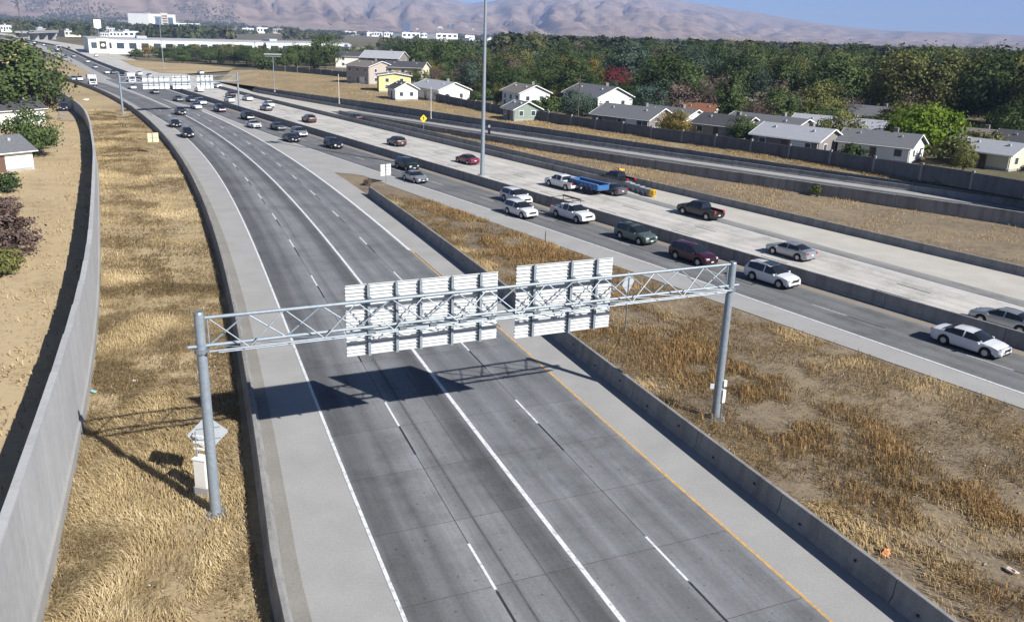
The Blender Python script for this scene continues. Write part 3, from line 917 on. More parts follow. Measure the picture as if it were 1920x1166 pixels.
# boxes on the right gantry post
q_ = at(1341, 783)
gx_ = tag(empty('meter_box', q_ + np.array([.27, -.12, 1.0]), rad(30)), 'pale meter boxes strapped to the right gantry post', 'utility box')
MB().box(-.1, .1, -.07, .07, .0, .75).build('box', M_CAB, gx_)
MB().box(-.1, .1, -.07, .07, .95, 1.3).build('box', M_CAB, gx_)
MB().box(-.02, .02, -.02, .02, -.9, 0).build('conduit', M_GALVD, gx_)
gx_ = tag(empty('object_marker', q_ + np.array([-.28, -.05, 1.75]), rad(0)), 'small white marker on the side of the right gantry post', 'marker')
MB().box(-.2, .02, -.02, .02, 0, .3).build('plate', M_SIGN, gx_)
MB().box(.0, .08, -.015, .015, .1, .16).build('strap', M_GALVD, gx_)

# slim delineators
for (x, y), lab in (((1022, 458), 'thin dark delineator stake at the gore edge'),):
    r = tag(empty('delineator', at(x, y)), lab, 'delineator')
    MB().box(-.05, .05, -.015, .015, -.05, 1.35).build('stake', plain('stake_brown', (.09, .07, .05), .8), r)
    MB().box(-.045, .045, -.02, -.016, 1.1, 1.3).build('reflector', M_GALVD, r)
r = tag(empty('call_box', at(917, 252, .3)), 'small dark call box on the ramp parapet', 'call box')
MB().box(-.25, .25, -.2, .2, -.3, 1.3).build('body', M_UNDER, r)
MB().box(-.2, .2, -.15, .15, 1.3, 1.8).build('head', M_SIGND, r)

# crash cushion
a_ = at(1168, 350); b_ = at(1222, 369)
cd = b_ - a_; CL = np.linalg.norm(cd); 
cc = tag(empty('crash_cushion', a_, math.atan2(cd[1], cd[0])), 'ribbed grey crash cushion with yellow nose at the barrier end', 'crash cushion')
for k in range(6):
    x = CL * k / 6
    MB().box(x, x + CL / 6 * .8, -.3, .3, .25, .85).build('bay', M_GALV if k % 2 else M_SIGND, cc)
    MB().box(x + CL / 6 * .8, x + CL / 6, -.4, .4, .05, .95).build('diaphragm', M_GALVD, cc)
for y in (-.36, .36):
    MB().box(0, CL, y - .03, y + .03, .5, .75).build('side_rail', M_GALV, cc)
MB().tube((CL + .1, 0, .1), (CL + .1, 0, .95), .45, .45, 14).build('nose', M_YELLOW, cc, smooth=True, sharp=50)
for k in range(3):
    MB().box(CL + .50, CL + .57, -.3 + .2 * k, -.22 + .2 * k, .2, .9).build('chevron', M_BLACK, cc)

# litter
def litter(px, py, size, mat, label, z=0.0, nm='litter'):
    r = random.Random(int(px))
    V = [(0, 0, 0)]
    mb = MB()
    for k in range(5):
        c = np.array([r.uniform(-1, 1), r.uniform(-1, 1), .3 + r.random() * .6]) * size * .5
        u = np.array([r.uniform(-1, 1), r.uniform(-1, 1), r.uniform(-.6, .6)]); u /= np.linalg.norm(u)
        v = np.cross(u, (.3, .2, 1)); v /= np.linalg.norm(v); w = np.cross(u, v)
        mb.obox(c, u * size * .45, v * size * .35, w * size * .12)
    o = mb.build(nm, mat)
    o.location = [float(v) for v in at(px, py, z)]
    return tag(o, label, 'litter')
litter(254, 716, .22, M_CAB, 'white bag caught in the verge grass')
litter(176, 735, .22, plain('teal_plastic', (.25, .45, .45), .5), 'teal scrap at the foot of the noise wall')
litter(1661, 1038, .28, plain('orange_scrap', (.75, .33, .14), .6), 'orange scrap near the barrier in the weeds')
litter(1163, 321, .7, plain('orange_scrap2', (.8, .4, .08), .6), 'orange cloth in the dry strip behind the barrier')
litter(1896, 1072, .25, plain('buff_scrap', (.6, .5, .42), .6), 'buff scrap lying in the orange weeds')
litter(685, 178, 1.4, plain('grey_rubble', (.42, .40, .37), .8), 'pale rubble on the grass bank below the houses', 1.8)
litter(161, 189, .8, M_CAB, 'white bundle on the far verge slope')
#--PART4--
# ------------------------------------------------------------------ vehicles
# stations: x, height of the centre line, height of the belt, half width, cabin blend (0 bonnet/boot, 1 cabin, 2 open bed), half width of the roof
SPECS = {
 'sedan': dict(L=4.85, W=.92, R=.335, ax=(-1.40, 1.42), gc=.22, B=-.15, side=(-1.45, .98), ws=(.38, 1.18), rw=(-1.72, -.95), st=[
    (-2.42, .80, .76, .78, 0, .6), (-2.36, 1.00, .93, .86, 0, .6), (-2.2, 1.07, .98, .90, 0, .6), (-1.72, 1.10, 1.0, .92, 0, .6), (-.95, 1.41, .99, .92, 1, .62), (-.3, 1.46, .97, .92, 1, .64),
    (.38, 1.42, .95, .92, 1, .63), (1.18, 1.02, .93, .92, 0, .6), (1.8, .94, .87, .90, 0, .6), (2.2, .83, .76, .84, 0, .6), (2.38, .70, .66, .76, 0, .6), (2.43, .50, .48, .70, 0, .6)]),
 'suv': dict(L=4.75, W=.94, R=.37, ax=(-1.38, 1.40), gc=.26, B=-.25, side=(-1.95, .92), ws=(.28, 1.12), rw=(-2.28, -1.98), st=[
    (-2.38, .95, .90, .82, 0, .6), (-2.28, 1.15, 1.08, .90, 0, .6), (-1.98, 1.62, 1.08, .93, 1, .66), (-1.2, 1.71, 1.06, .94, 1, .68), (-.4, 1.72, 1.04, .94, 1, .69),
    (.28, 1.66, 1.02, .94, 1, .67), (1.12, 1.16, 1.03, .94, 0, .6), (1.75, 1.08, 1.0, .92, 0, .6), (2.15, .98, .92, .86, 0, .6), (2.33, .78, .74, .80, 0, .6), (2.38, .52, .50, .74, 0, .6)]),
 'pickup': dict(L=5.85, W=1.0, R=.41, ax=(-1.80, 1.85), gc=.34, B=.28, side=(-.62, 1.38), ws=(.80, 1.55), rw=None, st=[
    (-2.92, 1.16, 1.16, .93, 2, .6), (-2.9, 1.18, 1.18, .97, 2, .6), (-.98, 1.20, 1.20, 1.0, 2, .6), (-.94, 1.22, 1.18, 1.0, 0, .6), (-.80, 1.80, 1.18, 1.0, 1, .70), (.0, 1.88, 1.18, 1.0, 1, .73),
    (.80, 1.82, 1.18, 1.0, 1, .71), (1.55, 1.30, 1.16, 1.0, 0, .6), (2.3, 1.22, 1.13, .98, 0, .6), (2.7, 1.10, 1.04, .95, 0, .6), (2.88, .86, .82, .92, 0, .6), (2.92, .55, .53, .88, 0, .6)]),
 'hatch': dict(L=4.3, W=.88, R=.32, ax=(-1.28, 1.30), gc=.22, B=-.2, side=(-1.6, .9), ws=(.22, 1.08), rw=(-2.0, -1.55), st=[
    (-2.15, .85, .80, .78, 0, .6), (-2.0, 1.05, .98, .85, 0, .6), (-1.55, 1.40, .98, .88, 1, .62), (-.6, 1.49, .96, .88, 1, .64), (.22, 1.45, .94, .88, 1, .62),
    (1.08, 1.03, .92, .88, 0, .6), (1.65, .94, .87, .86, 0, .6), (2.0, .82, .76, .80, 0, .6), (2.12, .62, .58, .74, 0, .6), (2.15, .48, .46, .7, 0, .6)]),
}
def car_parts(kind):
    sp = SPECS[kind]; st = np.array(sp['st']); W = sp['W']
    xs = list(st[:, 0])
    for a in sp['ax']:
        xs += list(a + (sp['R'] + .07) * np.cos(np.linspace(0, math.pi, 9)))
    for e in (sp['B'] - .05, sp['B'] + .05, sp['side'][0], sp['side'][1]): xs.append(e)
    xs += list(np.arange(st[0, 0] + .3, st[-1, 0] - .2, .3))
    xs = np.array(sorted(set(np.round(xs, 3))))
    keep = [xs[0]]
    for x in xs[1:]:
        if x - keep[-1] > .03: keep.append(x)
    xs = np.array(keep)
    I = lambda k: np.interp(xs, st[:, 0], st[:, k])
    zt, zb, w, c, wr = I(1), I(2), I(3) , I(4), I(5)
    ends = np.minimum(1, np.minimum((xs - xs[0]) / .25, (xs[-1] - xs) / .35))
    low = np.full_like(xs, sp['gc']) + (1 - np.clip(ends, 0, 1)) * .12
    for a in sp['ax']:
        r = sp['R'] + .075
        q = r * r - (xs - a) ** 2
        low = np.where(q > 0, np.maximum(low, sp['R'] + np.sqrt(np.maximum(q, 0))), low)
    low = np.minimum(low, zb - .06)
    rows = []
    for i, x in enumerate(xs):
        lo, b, t = low[i], zb[i], zt[i]
        ww = w[i]
        sec = [(ww * .90, lo), (ww * .975, lo + (b - lo) * .22), (ww * 1.0, lo + (b - lo) * .62), (ww * .965, b)]
        cc = c[i]
        if cc > 1.5:
            sec += [(ww * .965 - .09, b), (ww * .965 - .11, .82), (0, .82)]
        else:
            h4, h5 = (ww * .86, t - .035), (ww * .5, t - .005)
            c4, c5 = (wr[i], t - .08), (wr[i] * .82, t - .015)
            sec += [tuple(np.array(h4) * (1 - cc) + np.array(c4) * cc), tuple(np.array(h5) * (1 - cc) + np.array(c5) * cc), (0, t)]
        rows.append(sec)
    V = []; n = len(xs)
    for i, x in enumerate(xs):
        sec = rows[i]
        bow = .0
        full = [(x, y, z) for y, z in sec] + [(x, -y, z) for y, z in sec[-2::-1]]
        V += full
    k = 13
    body, wind, rear, sides = [], [], [], ([], [])
    ws, rw = sp['ws'], sp['rw']
    for i in range(n - 1):
        xm = (xs[i] + xs[i + 1]) / 2
        for j in range(k - 1):
            f = (i * k + j, (i + 1) * k + j, (i + 1) * k + j + 1, i * k + j + 1)
            jj = j if j < 6 else 11 - j
            if jj in (4, 5) and ws[0] < xm < ws[1]: wind.append(f); continue
            if rw and jj in (4, 5) and rw[0] < xm < rw[1]: rear.append(f); continue
            if jj == 3 and sp['side'][0] < xm < sp['side'][1] and abs(xm - sp['B']) > .045:
                sides[0 if j < 6 else 1].append(f); continue
            if kind == 'pickup' and jj in (4, 5) and -.95 < xm < -.80:
                rear.append(f); continue
            body.append(f)
    body.append(tuple(range(k))[::-1]); body.append(tuple(range((n - 1) * k, n * k)))
    def sub(F):
        used = sorted({v for f in F for v in f}); mp = {v: i for i, v in enumerate(used)}
        return [V[v] for v in used], [tuple(mp[v] for v in f) for f in F]
    P = []
    def add(name, VF, mat, par=None, **kw):
        if VF[1]: P.append((name, mdata(name, VF[0], VF[1], mat, **kw), mat is None, par))
    paint0 = plain('paint_grey', (.2, .2, .2), .3)
    P.append(('body', mdata('body', *sub(body), paint0, smooth=True, sharp=38), True, None))
    add('windshield', sub(wind), M_GLASS, smooth=True)
    add('rear_window', sub(rear), M_GLASS, smooth=True)
    for s_ in sides: add('side_window', sub(s_), M_GLASS)
    x0, x1 = xs[0], xs[-1]
    mb = MB().box(x0 + .15, x1 - .15, -W * .82, W * .82, sp['gc'] - .04, sp['R'] * 2 + .12); add('underbody', (mb.V, mb.F), M_UNDER)
    for a in sp['ax']:
        for s_ in (-1, 1):
            y0 = s_ * (W * .97); y1 = s_ * (W * .97 - .23)
            mb = MB().tube((a, y1, sp['R']), (a, y0, sp['R']), sp['R'], sp['R'], 18)
            P.append(('wheel', mb.data('wheel', M_TYRE, smooth=True, sharp=40), False, None))
            mb = MB().tube((a, y0 - s_ * .01, sp['R']), (a, y0 + s_ * .012, sp['R']), sp['R'] * .64, sp['R'] * .58, 12)
            P.append(('rim', mb.data('rim', M_RIM), False, 'wheel'))
    zl = float(np.interp(x1 - .18, st[:, 0], st[:, 2])); zr_ = float(np.interp(x0 + .1, st[:, 0], st[:, 2]))
    for s_ in (-1, 1):
        mb = MB().obox((x1 - .10, s_ * W * .66, zl - .06), (.10, -s_ * .03, 0), (-.04, s_ * .15, 0), (0, 0, .065)); add('headlight', (mb.V, mb.F), M_LAMP)
        mb = MB().obox((x0 + .05, s_ * W * .72, zr_ - .10), (.07, 0, 0), (0, .12, 0), (0, 0, .085 if kind != 'pickup' else .16)); add('tail_light', (mb.V, mb.F), M_TAIL)
        mb = MB().obox((ws[1] - .22, s_ * (W + .10), zl + .12 + (.1 if kind != 'sedan' else .06)), (.07, 0, 0), (0, .10, 0), (0, 0, .07)); P.append(('mirror', mb.data('mirror', paint0), True, None))
    mb = MB().box(x1 - .06, x1 + .012, -W * .5, W * .5, zl - .22, zl - .04); add('grille', (mb.V, mb.F), M_UNDER)
    mb = MB().box(x1 - .05, x1 + .02, -W * .62, W * .62, .32, .44); add('lower_intake', (mb.V, mb.F), M_UNDER)
    mb = MB().box(x1, x1 + .03, -.16, .16, .46, .56); add('number_plate', (mb.V, mb.F), M_PLATE)
    mb = MB().box(x0 - .03, x0, -.16, .16, .62, .74); add('number_plate', (mb.V, mb.F), M_PLATE)
    return P
CARS = {k: car_parts(k) for k in SPECS}
_FEW = {'body', 'windshield', 'rear_window', 'side_window', 'underbody', 'wheel', 'headlight', 'tail_light'}
def paint(name, c, metal=.25, rough=.28):
    return plain('paint_' + name, c, rough, metal, .0, 1, .5, .6)
PAINTS = dict(white=paint('white', (.60, .61, .63), 0.), silver=paint('silver', (.34, .355, .38), .5), grey=paint('dark_grey', (.10, .105, .115), .4), black=paint('black', (.012, .012, .014), .2),
              green=paint('grey_green', (.10, .135, .125), .4), maroon=paint('maroon', (.045, .005, .016), .2), navy=paint('navy', (.015, .025, .06), .3), brown=paint('brown', (.06, .04, .035), .3),
              red=paint('wine_red', (.16, .02, .05), .3), dgreen=paint('dark_green', (.012, .022, .018), .3), beige=paint('beige', (.45, .42, .36), .3))

def vehicle(kind, colour, pos, hd, label, group, cat='car', full=True, scale=1.0):
    r = tag(empty({'pickup': 'pickup_truck', 'suv': 'sport_utility_car', 'sedan': 'sedan_car', 'hatch': 'hatchback_car'}[kind], pos, hd), label, cat, group)
    r.scale = (scale,) * 3
    last = None
    for name, me, painted, par in CARS[kind]:
        if not full and name not in _FEW: continue
        o = put(name, me, last if (par and last) else r)
        if name == 'wheel': last = o
        if painted:
            o.material_slots[0].link = 'OBJECT'
            o.material_slots[0].material = PAINTS[colour]
    return r

def drive(px, py, ref, toward, zc=.75):
    p = at(px, py, zc); p[2] = .022
    s, _ = ref.so(p)
    h = heading(ref, s) + (math.pi if toward else 0)
    return p, h

GA, GB, GC = 'vehicles on the freeway lanes coming nearer', 'vehicles on the opposing lanes driving away', 'vehicles on the connector lanes'
FLEET = [  # kind, colour, px, py, ref, toward, label, group, full
 ('sedan', 'white', 1820, 636, MR, 1, 'white sedan in the freeway lane at the far right edge', GA, 1),
 ('suv', 'white', 1448, 513, MR, 1, 'white sport utility car with dark sunroof beside the median barrier', GA, 1),
 ('suv', 'maroon', 1300, 474, MR, 1, 'dark maroon car following the grey-green one', GA, 1),
 ('suv', 'green', 1192, 437, MR, 1, 'grey-green sport utility car behind the maroon car', GA, 1),
 ('pickup', 'white', 1073, 398, MR, 1, 'white pickup carrying a ladder rack and load', GA, 1),
 ('suv', 'white', 976, 391, MR, 1, 'white car nearer the gore of two white cars side by side', GA, 1),
 ('suv', 'white', 968, 367, MR, 1, 'white car nearer the median of two white cars side by side', GA, 1),
 ('sedan', 'silver', 778, 331, MR, 1, 'silver sedan beside the four-plate gore sign', GA, 1),
 ('suv', 'dgreen', 763, 307, MR, 1, 'dark van-like car just ahead of the median barrier by the gore sign', GA, 1),
 ('suv', 'black', 625, 268, MR, 1, 'black sport utility car alone in the middle freeway lane', GA, 1),
 ('sedan', 'black', 546, 258, MR, 1, 'black sedan with bright headlights near the painted gore tip', GA, 1),
 ('suv', 'silver', 561, 247, MR, 1, 'silver-grey car beside the black sedan near the gore tip', GA, 1),
 ('sedan', 'grey', 521, 237, MR, 1, 'dark grey car behind the silver-grey one', GA, 0),
 ('sedan', 'white', 476, 233, MR, 1, 'white car close to the painted gore tip', GA, 1),
 ('suv', 'black', 464, 217, MR, 1, 'dark sport utility car beside the median barrier behind the white car', GA, 0),
 ('suv', 'maroon', 412, 203, MR, 1, 'dark maroon car short of the gantry shadow end', GA, 0),
 ('suv', 'silver', 377, 190, MR, 1, 'pale sport utility car nearest the median under the far gantry', GA, 0),
 ('sedan', 'white', 368, 199, MR, 1, 'low white car on the gantry shadow line', GA, 0),
 ('sedan', 'grey', 358, 186, MR, 1, 'grey sedan between two cars past the far gantry', GA, 0),
 ('sedan', 'grey', 334, 185, MR, 1, 'dark car straight below the wide far sign back', GA, 0),
 ('suv', 'black', 338, 208, NR, 1, 'black car on the solid white line of the connector', GC, 1),
 ('sedan', 'black', 328, 231, NR, 1, 'black sedan in the left connector lane behind the leading one', GC, 1),
 ('suv', 'black', 351, 248, NR, 1, 'leading black car nearest the camera on the connector', GC, 1),
 ('sedan', 'white', 248, 163, MR, 1, 'white car left of the wide far sign back', GA, 0),
 ('sedan', 'grey', 290, 171, MR, 1, 'grey car half hidden under the wide far sign back', GA, 0),
 ('sedan', 'black', 228, 140, MR, 1, 'black car just behind the far white lorry', GA, 0),
 ('sedan', 'grey', 212, 135, MR, 1, 'dark car in the row beyond the far gantry', GA, 0),
 ('sedan', 'white', 200, 135, MR, 1, 'white car at the head of the row beyond the far gantry', GA, 0),
 ('sedan', 'silver', 178, 125, MR, 1, 'silver car beyond the far gantry beside the bleached shoulder', GA, 0),
 ('sedan', 'white', 164, 115, MR, 1, 'white car hugging the median far beyond the gantry', GA, 0),
 ('sedan', 'grey', 123, 106, MR, 1, 'grey car on the distant curve', GA, 0),
 ('sedan', 'beige', 138, 105, MR, 1, 'beige car on the distant curve', GA, 0),
 ('sedan', 'white', 82, 84, MR, 1, 'tiny white car where the freeway vanishes', GA, 0),
 ('sedan', 'white', 64, 80, MR, 1, 'farthest white car where the freeway vanishes', GA, 0),
 ('sedan', 'silver', 1483, 468, MR, 0, 'silver hatch-backed car crossing the opposing lanes alone', GB, 1),
 ('sedan', 'silver', 1887, 597, MR, 0, 'grey sedan cut by the frame in the opposing lanes', GB, 1),
 ('pickup', 'black', 1313, 393, MR, 0, 'black pickup driving away past the crash cushion', GB, 1),
 ('pickup', 'black', 1157, 334, MR, 0, 'black pickup on the side lane behind the divider barrier', GB, 1),
 ('pickup', 'white', 1055, 341, MR, 0, 'white pickup towing the blue trailer', GB, 1),
 ('sedan', 'grey', 1145, 353, MR, 0, 'grey car following the blue trailer', GB, 1),
 ('sedan', 'red', 876, 298, MR, 0, 'wine red car before the high-mast pole', GB, 1),
 ('suv', 'brown', 743, 264, MR, 0, 'dark brown car in the opposing lanes between pole and gore sign', GB, 1),
 ('sedan', 'black', 666, 220, MR, 0, 'black car in the side lane where the ramp diverges', GB, 0),
 ('suv', 'brown', 579, 222, MR, 0, 'dark brown car in the middle opposing lane', GB, 0),
 ('suv', 'white', 503, 195, MR, 0, 'white car leading a dark one in the opposing lanes', GB, 0),
 ('sedan', 'grey', 499, 202, MR, 0, 'grey car right behind a white one in the opposing lanes', GB, 0),
 ('suv', 'black', 432, 177, MR, 0, 'black car ahead of a white one by the far gantry post', GB, 0),
 ('sedan', 'white', 430, 187, MR, 0, 'white car behind a black one by the far gantry post', GB, 0),
 ('sedan', 'white', 464, 184, MR, 0, 'white car right of the far gantry post', GB, 0),
 ('sedan', 'white', 408, 161, MR, 0, 'white car past the smallest far sign back', GB, 0),
 ('sedan', 'white', 373, 168, MR, 0, 'white car half hidden by the smallest far sign back', GB, 0),
 ('sedan', 'white', 261, 138, MR, 0, 'white car in the opposing lanes beyond the gantry', GB, 0),
 ('sedan', 'grey', 280, 142, MR, 0, 'dark car in the opposing lanes beyond the gantry', GB, 0),
 ('sedan', 'white', 376, 136, MR, 0, 'white car on the far exit curve by the infield', GB, 0),
 ('sedan', 'white', 180, 104, MR, 0, 'white car on the far opposing lanes by the warehouse', GB, 0),
 ('sedan', 'navy', 110, 143, NR, 1, 'dark car last in the on-ramp queue', GC, 0),
 ('sedan', 'silver', 138, 147, NR, 1, 'silver car in the on-ramp queue', GC, 0),
 ('suv', 'white', 149, 147, NR, 1, 'white car behind the box lorry on the on-ramp', GC, 0),
 ('sedan', 'black', 84, 106, MR, 1, 'dark car on the far side ramp by the yellow berm', GC, 0),
]
for kind, colr, x, y, ref, tw, lab, grp, full in FLEET:
    p, h = drive(x, y, ref, tw, .85 if kind != 'sedan' else .7)
    if (x, y) == (110, 143): h = math.pi * 2 - .25
    if x == 84: h = rad(-60)
    v = vehicle(kind, colr, p, h, lab, grp, 'pickup' if kind == 'pickup' else 'car', bool(full))
    if x == 1448:
        MB().box(-.75, .35, -.55, .55, 1.725, 1.745).build('sunroof', M_GLASS, v)
        for s_ in (-1, 1): MB().tube((-1.7, s_ * .6, 1.75), (.1, s_ * .6, 1.75), .025, None, 6).build('roof_rail', M_GALVD, v)
    if x == 1192:
        for s_ in (-1, 1): MB().tube((-1.7, s_ * .6, 1.77), (.1, s_ * .6, 1.77), .03, None, 6).build('roof_rail', M_UNDER, v)
        for q in (-1.2, -.3): MB().box(q - .04, q + .04, -.62, .62, 1.78, 1.82).build('roof_bar', M_UNDER, v)
    if x == 1073:
        rk = MB()
        for q in (-2.8, -1.05, .3):
            for s_ in (-1, 1): MB().tube((q, s_ * .93, 1.15 if q < 0 else 1.8), (q, s_ * .85, 2.15), .035, None, 6).build('rack_post', M_UNDER, v)
            MB().tube((q, -.88, 2.15), (q, .88, 2.15), .035, None, 6).build('rack_bar', M_UNDER, v)
        for s_ in (-1, 1): MB().tube((-2.9, s_ * .85, 2.15), (1.0, s_ * .85, 2.15), .035, None, 6).build('rack_rail', M_UNDER, v)
        MB().box(-2.6, .5, .55, .82, 2.2, 2.34).build('ladder', M_WOOD, v)
        MB().box(-2.4, -1.2, -.7, .6, .84, 1.3).build('cargo', M_GALVD, v)
        MB().box(-1.9, -1.3, -.3, .5, 1.3, 1.55).build('cargo', M_CAB, v)

def box_lorry(px, py, ref, toward, label, group, zc=1.6, hd=None, L=6.0, sc=1.0):
    p, h = drive(px, py, ref, toward, zc)
    r = tag(empty('box_lorry', p, h if hd is None else hd), label, 'lorry', group)
    MB().box(-L / 2, L / 2 - 1.7, -1.2, 1.2, .95, 3.3).build('cargo_box', PAINTS['white'], r)
    MB().prism([(L / 2 - 1.6, .55), (L / 2 + .1, .55), (L / 2 + .15, 1.25), (L / 2 - .25, 1.45), (L / 2 - .55, 2.3), (L / 2 - 1.6, 2.35)], -1.05, 1.05).build('cab', PAINTS['white'], r)
    MB().prism([(L / 2 - .23, 1.47), (L / 2 - .22, 1.49), (L / 2 - .50, 2.26), (L / 2 - .52, 2.24)], -.95, .95).build('windshield', M_GLASS, r)
    for s_ in (-1, 1):
        MB().box(L / 2 - 1.45, L / 2 - .6, s_ * 1.055 - .006, s_ * 1.055 + .006, 1.45, 2.15).build('side_window', M_GLASS, r)
        MB().box(L / 2 + .1, L / 2 + .17, s_ * .8 - .15, s_ * .8 + .15, .85, 1.05).build('headlight', M_LAMP, r)
        for q in (-L / 2 + 1.2, L / 2 - .8):
            MB().tube((q, s_ * 1.0, .45), (q, s_ * 1.2 - s_ * .5, .45), .45, None, 14).build('wheel', M_TYRE, r)
    MB().box(-L / 2, L / 2, -.5, .5, .5, .9).build('chassis', M_UNDER, r)
    MB().box(L / 2 + .1, L / 2 + .2, -.6, .6, .95, 1.2).build('grille', M_UNDER, r)
    return r
box_lorry(172, 151, NR, 1, 'white box lorry leading the on-ramp queue', GC)
box_lorry(245, 147, MR, 1, 'white box lorry on the freeway left of the wide far sign back', GA)
# articulated lorry on the far curve
p, h = drive(109, 91, MR, 1, 2.0)
r = tag(empty('articulated_lorry', p, h), 'white-cabbed articulated lorry on the distant curve', 'lorry', GA)
MB().box(-9, 4.5, -1.3, 1.3, 1.2, 4.1).build('trailer', PAINTS['grey'], r)
MB().prism([(5, .6), (9, .6), (9.1, 1.9), (7.6, 2.2), (7.3, 3.6), (5.0, 4.0)], -1.2, 1.2).build('cab', PAINTS['white'], r)
MB().prism([(7.62, 2.25), (7.66, 2.25), (7.37, 3.5), (7.33, 3.5)], -1.05, 1.05).build('windshield', M_GLASS, r)
MB().box(9.05, 9.15, -.5, .5, .8, 1.9).build('grille', M_RIM, r)
MB().box(-8.8, 8.5, -.5, .5, .6, 1.15).build('chassis', M_UNDER, r)
for q in (-7.5, -6.2, 5.2, 6.4, 8.2):
    for s_ in (-1, 1): MB().tube((q, s_ * 1.25, .5), (q, s_ * .9, .5), .5, None, 12).build('wheel', M_TYRE, r)
# blue trailer towed by the white pickup
p, h = drive(1104, 348, MR, 0, .9)
r = tag(empty('blue_trailer', p, h), 'long blue open trailer towed by a white pickup', 'trailer', GB)
M_BLUE = plain('blue_enamel', (.035, .12, .30), .5, .1, .15)
for s_ in (-1, 1):
    MB().box(-2.9, 2.9, s_ * .95 - .05, s_ * .95 + .05, .75, 1.45).build('side_panel', M_BLUE, r)
    for q in np.linspace(-2.7, 2.7, 7): MB().box(q - .04, q + .04, s_ * 1.03 - .03, s_ * 1.03 + .03, .72, 1.45).build('rib', M_BLUE, r)
    MB().box(-2.95, 2.95, s_ * .97 - .08, s_ * .97 + .08, 1.45, 1.53).build('top_rail', plain('light_blue_enamel', (.15, .30, .52), .5), r)
    for q in (-1.0, -.15):
        MB().tube((q, s_ * 1.05, .38), (q, s_ * .8, .38), .38, None, 14).build('wheel', M_TYRE, r)
    MB().box(-1.5, .35, s_ * 1.0 - .14, s_ * 1.0 + .14, .80, .86).build('mudguard', plain('oxide_red', (.09, .035, .03), .7), r)
MB().box(-2.9, 2.9, -.9, .9, .68, .76).build('deck', M_WOOD, r)
MB().box(-2.96, -2.88, -.9, .9, .75, 1.42).build('tailgate', M_BLUE, r)
MB().box(2.84, 2.92, -.9, .9, .75, 1.5).build('front_panel', M_BLUE, r)
MB().prism([(2.9, .55), (4.2, .55), (4.2, .65), (2.9, .7)], -.08, .08).build('drawbar', M_BLUE, r)
#--PART5--
ORD = ['first', 'second', 'third', 'fourth', 'fifth', 'sixth', 'seventh', 'eighth', 'ninth', 'tenth', 'eleventh', 'twelfth', 'thirteenth', 'fourteenth', 'fifteenth', 'sixteenth', 'seventeenth', 'eighteenth', 'nineteenth', 'twentieth', 'twenty-first', 'twenty-second', 'twenty-third', 'twenty-fourth', 'twenty-fifth', 'twenty-sixth', 'twenty-seventh', 'twenty-eighth', 'twenty-ninth', 'thirtieth'] + ['number %d' % k for k in range(31, 200)]
# ------------------------------------------------------------------ trees
LEAF = dict(
 dark=tint_mat('leaf_dark_green', [(0, (.020, .034, .014)), (.5, (.050, .080, .028)), (1, (.115, .155, .050))], objrand=.4),
 olive=tint_mat('leaf_olive', [(0, (.036, .044, .017)), (.5, (.095, .108, .036)), (1, (.20, .20, .065))], objrand=.4),
 blue=tint_mat('leaf_blue_green', [(0, (.022, .038, .028)), (.5, (.058, .092, .066)), (1, (.12, .165, .12))], objrand=.3),
 lime=tint_mat('leaf_lime', [(0, (.035, .065, .006)), (.5, (.11, .18, .016)), (1, (.23, .30, .04))], trans=.35),
 gold=tint_mat('leaf_gold', [(0, (.07, .055, .014)), (.5, (.17, .135, .034)), (1, (.32, .24, .06))], objrand=.3),
 red=tint_mat('leaf_red', [(0, (.04, .010, .013)), (.5, (.13, .026, .034)), (1, (.23, .055, .06))]),
 brown=tint_mat('leaf_purple_brown', [(0, (.04, .026, .024)), (.5, (.10, .068, .058)), (1, (.18, .128, .11))], trans=0.),
)
def crown_mesh(name, rng, R, H, z0, nclump, nleaf, leaf, shape='round', fill=.55):
    """clumps of leaf-sized quads spread through the crown volume"""
    C = []
    while len(C) < nclump:
        p = rng.normal(size=3); p /= np.linalg.norm(p)
        r = rng.random() ** (1 / 3) if rng.random() < .35 else fill + (1 - fill) * rng.random()
        p = p * r
        if shape == 'cone':
            t = (p[2] + 1) / 2; w = 1.02 - t * .97
            q = np.array([p[0] * w, p[1] * w, p[2]])
        elif shape == 'tall':
            q = p * np.array([.8, .8, 1.0])
        elif shape == 'mound':
            q = np.array([p[0], p[1], abs(p[2]) * 1.6 - .9 + .2 * p[2]])
        else:
            q = p.copy()
            q[:2] *= 1 + .25 * math.sin(3 * math.atan2(p[1], p[0]) + nclump)
            if q[2] < -.45: q[2] *= .7
        C.append(q)
    C = np.array(C)
    cs = (.30 if shape != 'cone' else .17) * rng.uniform(.6, 1.25, nclump)
    k = nleaf // nclump
    P = (C[:, None, :] + rng.normal(size=(nclump, k, 3)) * cs[:, None, None] * np.array([.55, .55, .45])).reshape(-1, 3)
    clumpt = np.repeat(rng.uniform(0, 1, nclump), k)
    Nn = P / np.maximum(np.linalg.norm(P, axis=1), .2)[:, None] + rng.normal(size=P.shape) * .55 + np.array([0, 0, .25])
    Nn /= np.linalg.norm(Nn, axis=1)[:, None]
    P = P * np.array([R, R, H / 2]) + np.array([0, 0, z0 + H / 2])
    U = np.cross(Nn, rng.normal(size=P.shape)); U /= np.linalg.norm(U, axis=1)[:, None]
    W = np.cross(Nn, U)
    sz = leaf * rng.uniform(.6, 1.35, len(P))[:, None]
    V = np.stack([P - U * sz - W * sz * .55, P + U * sz * .2 - W * sz * .75, P + U * sz + W * sz * .35, P - U * sz * .3 + W * sz * .8], 1).reshape(-1, 3)
    F = np.arange(len(P) * 4).reshape(-1, 4)
    t = np.clip(.25 + .35 * clumpt + .4 * rng.random(len(P)), 0, 1)
    return mdata(name, V, F, None, tint=np.repeat(t, 4))

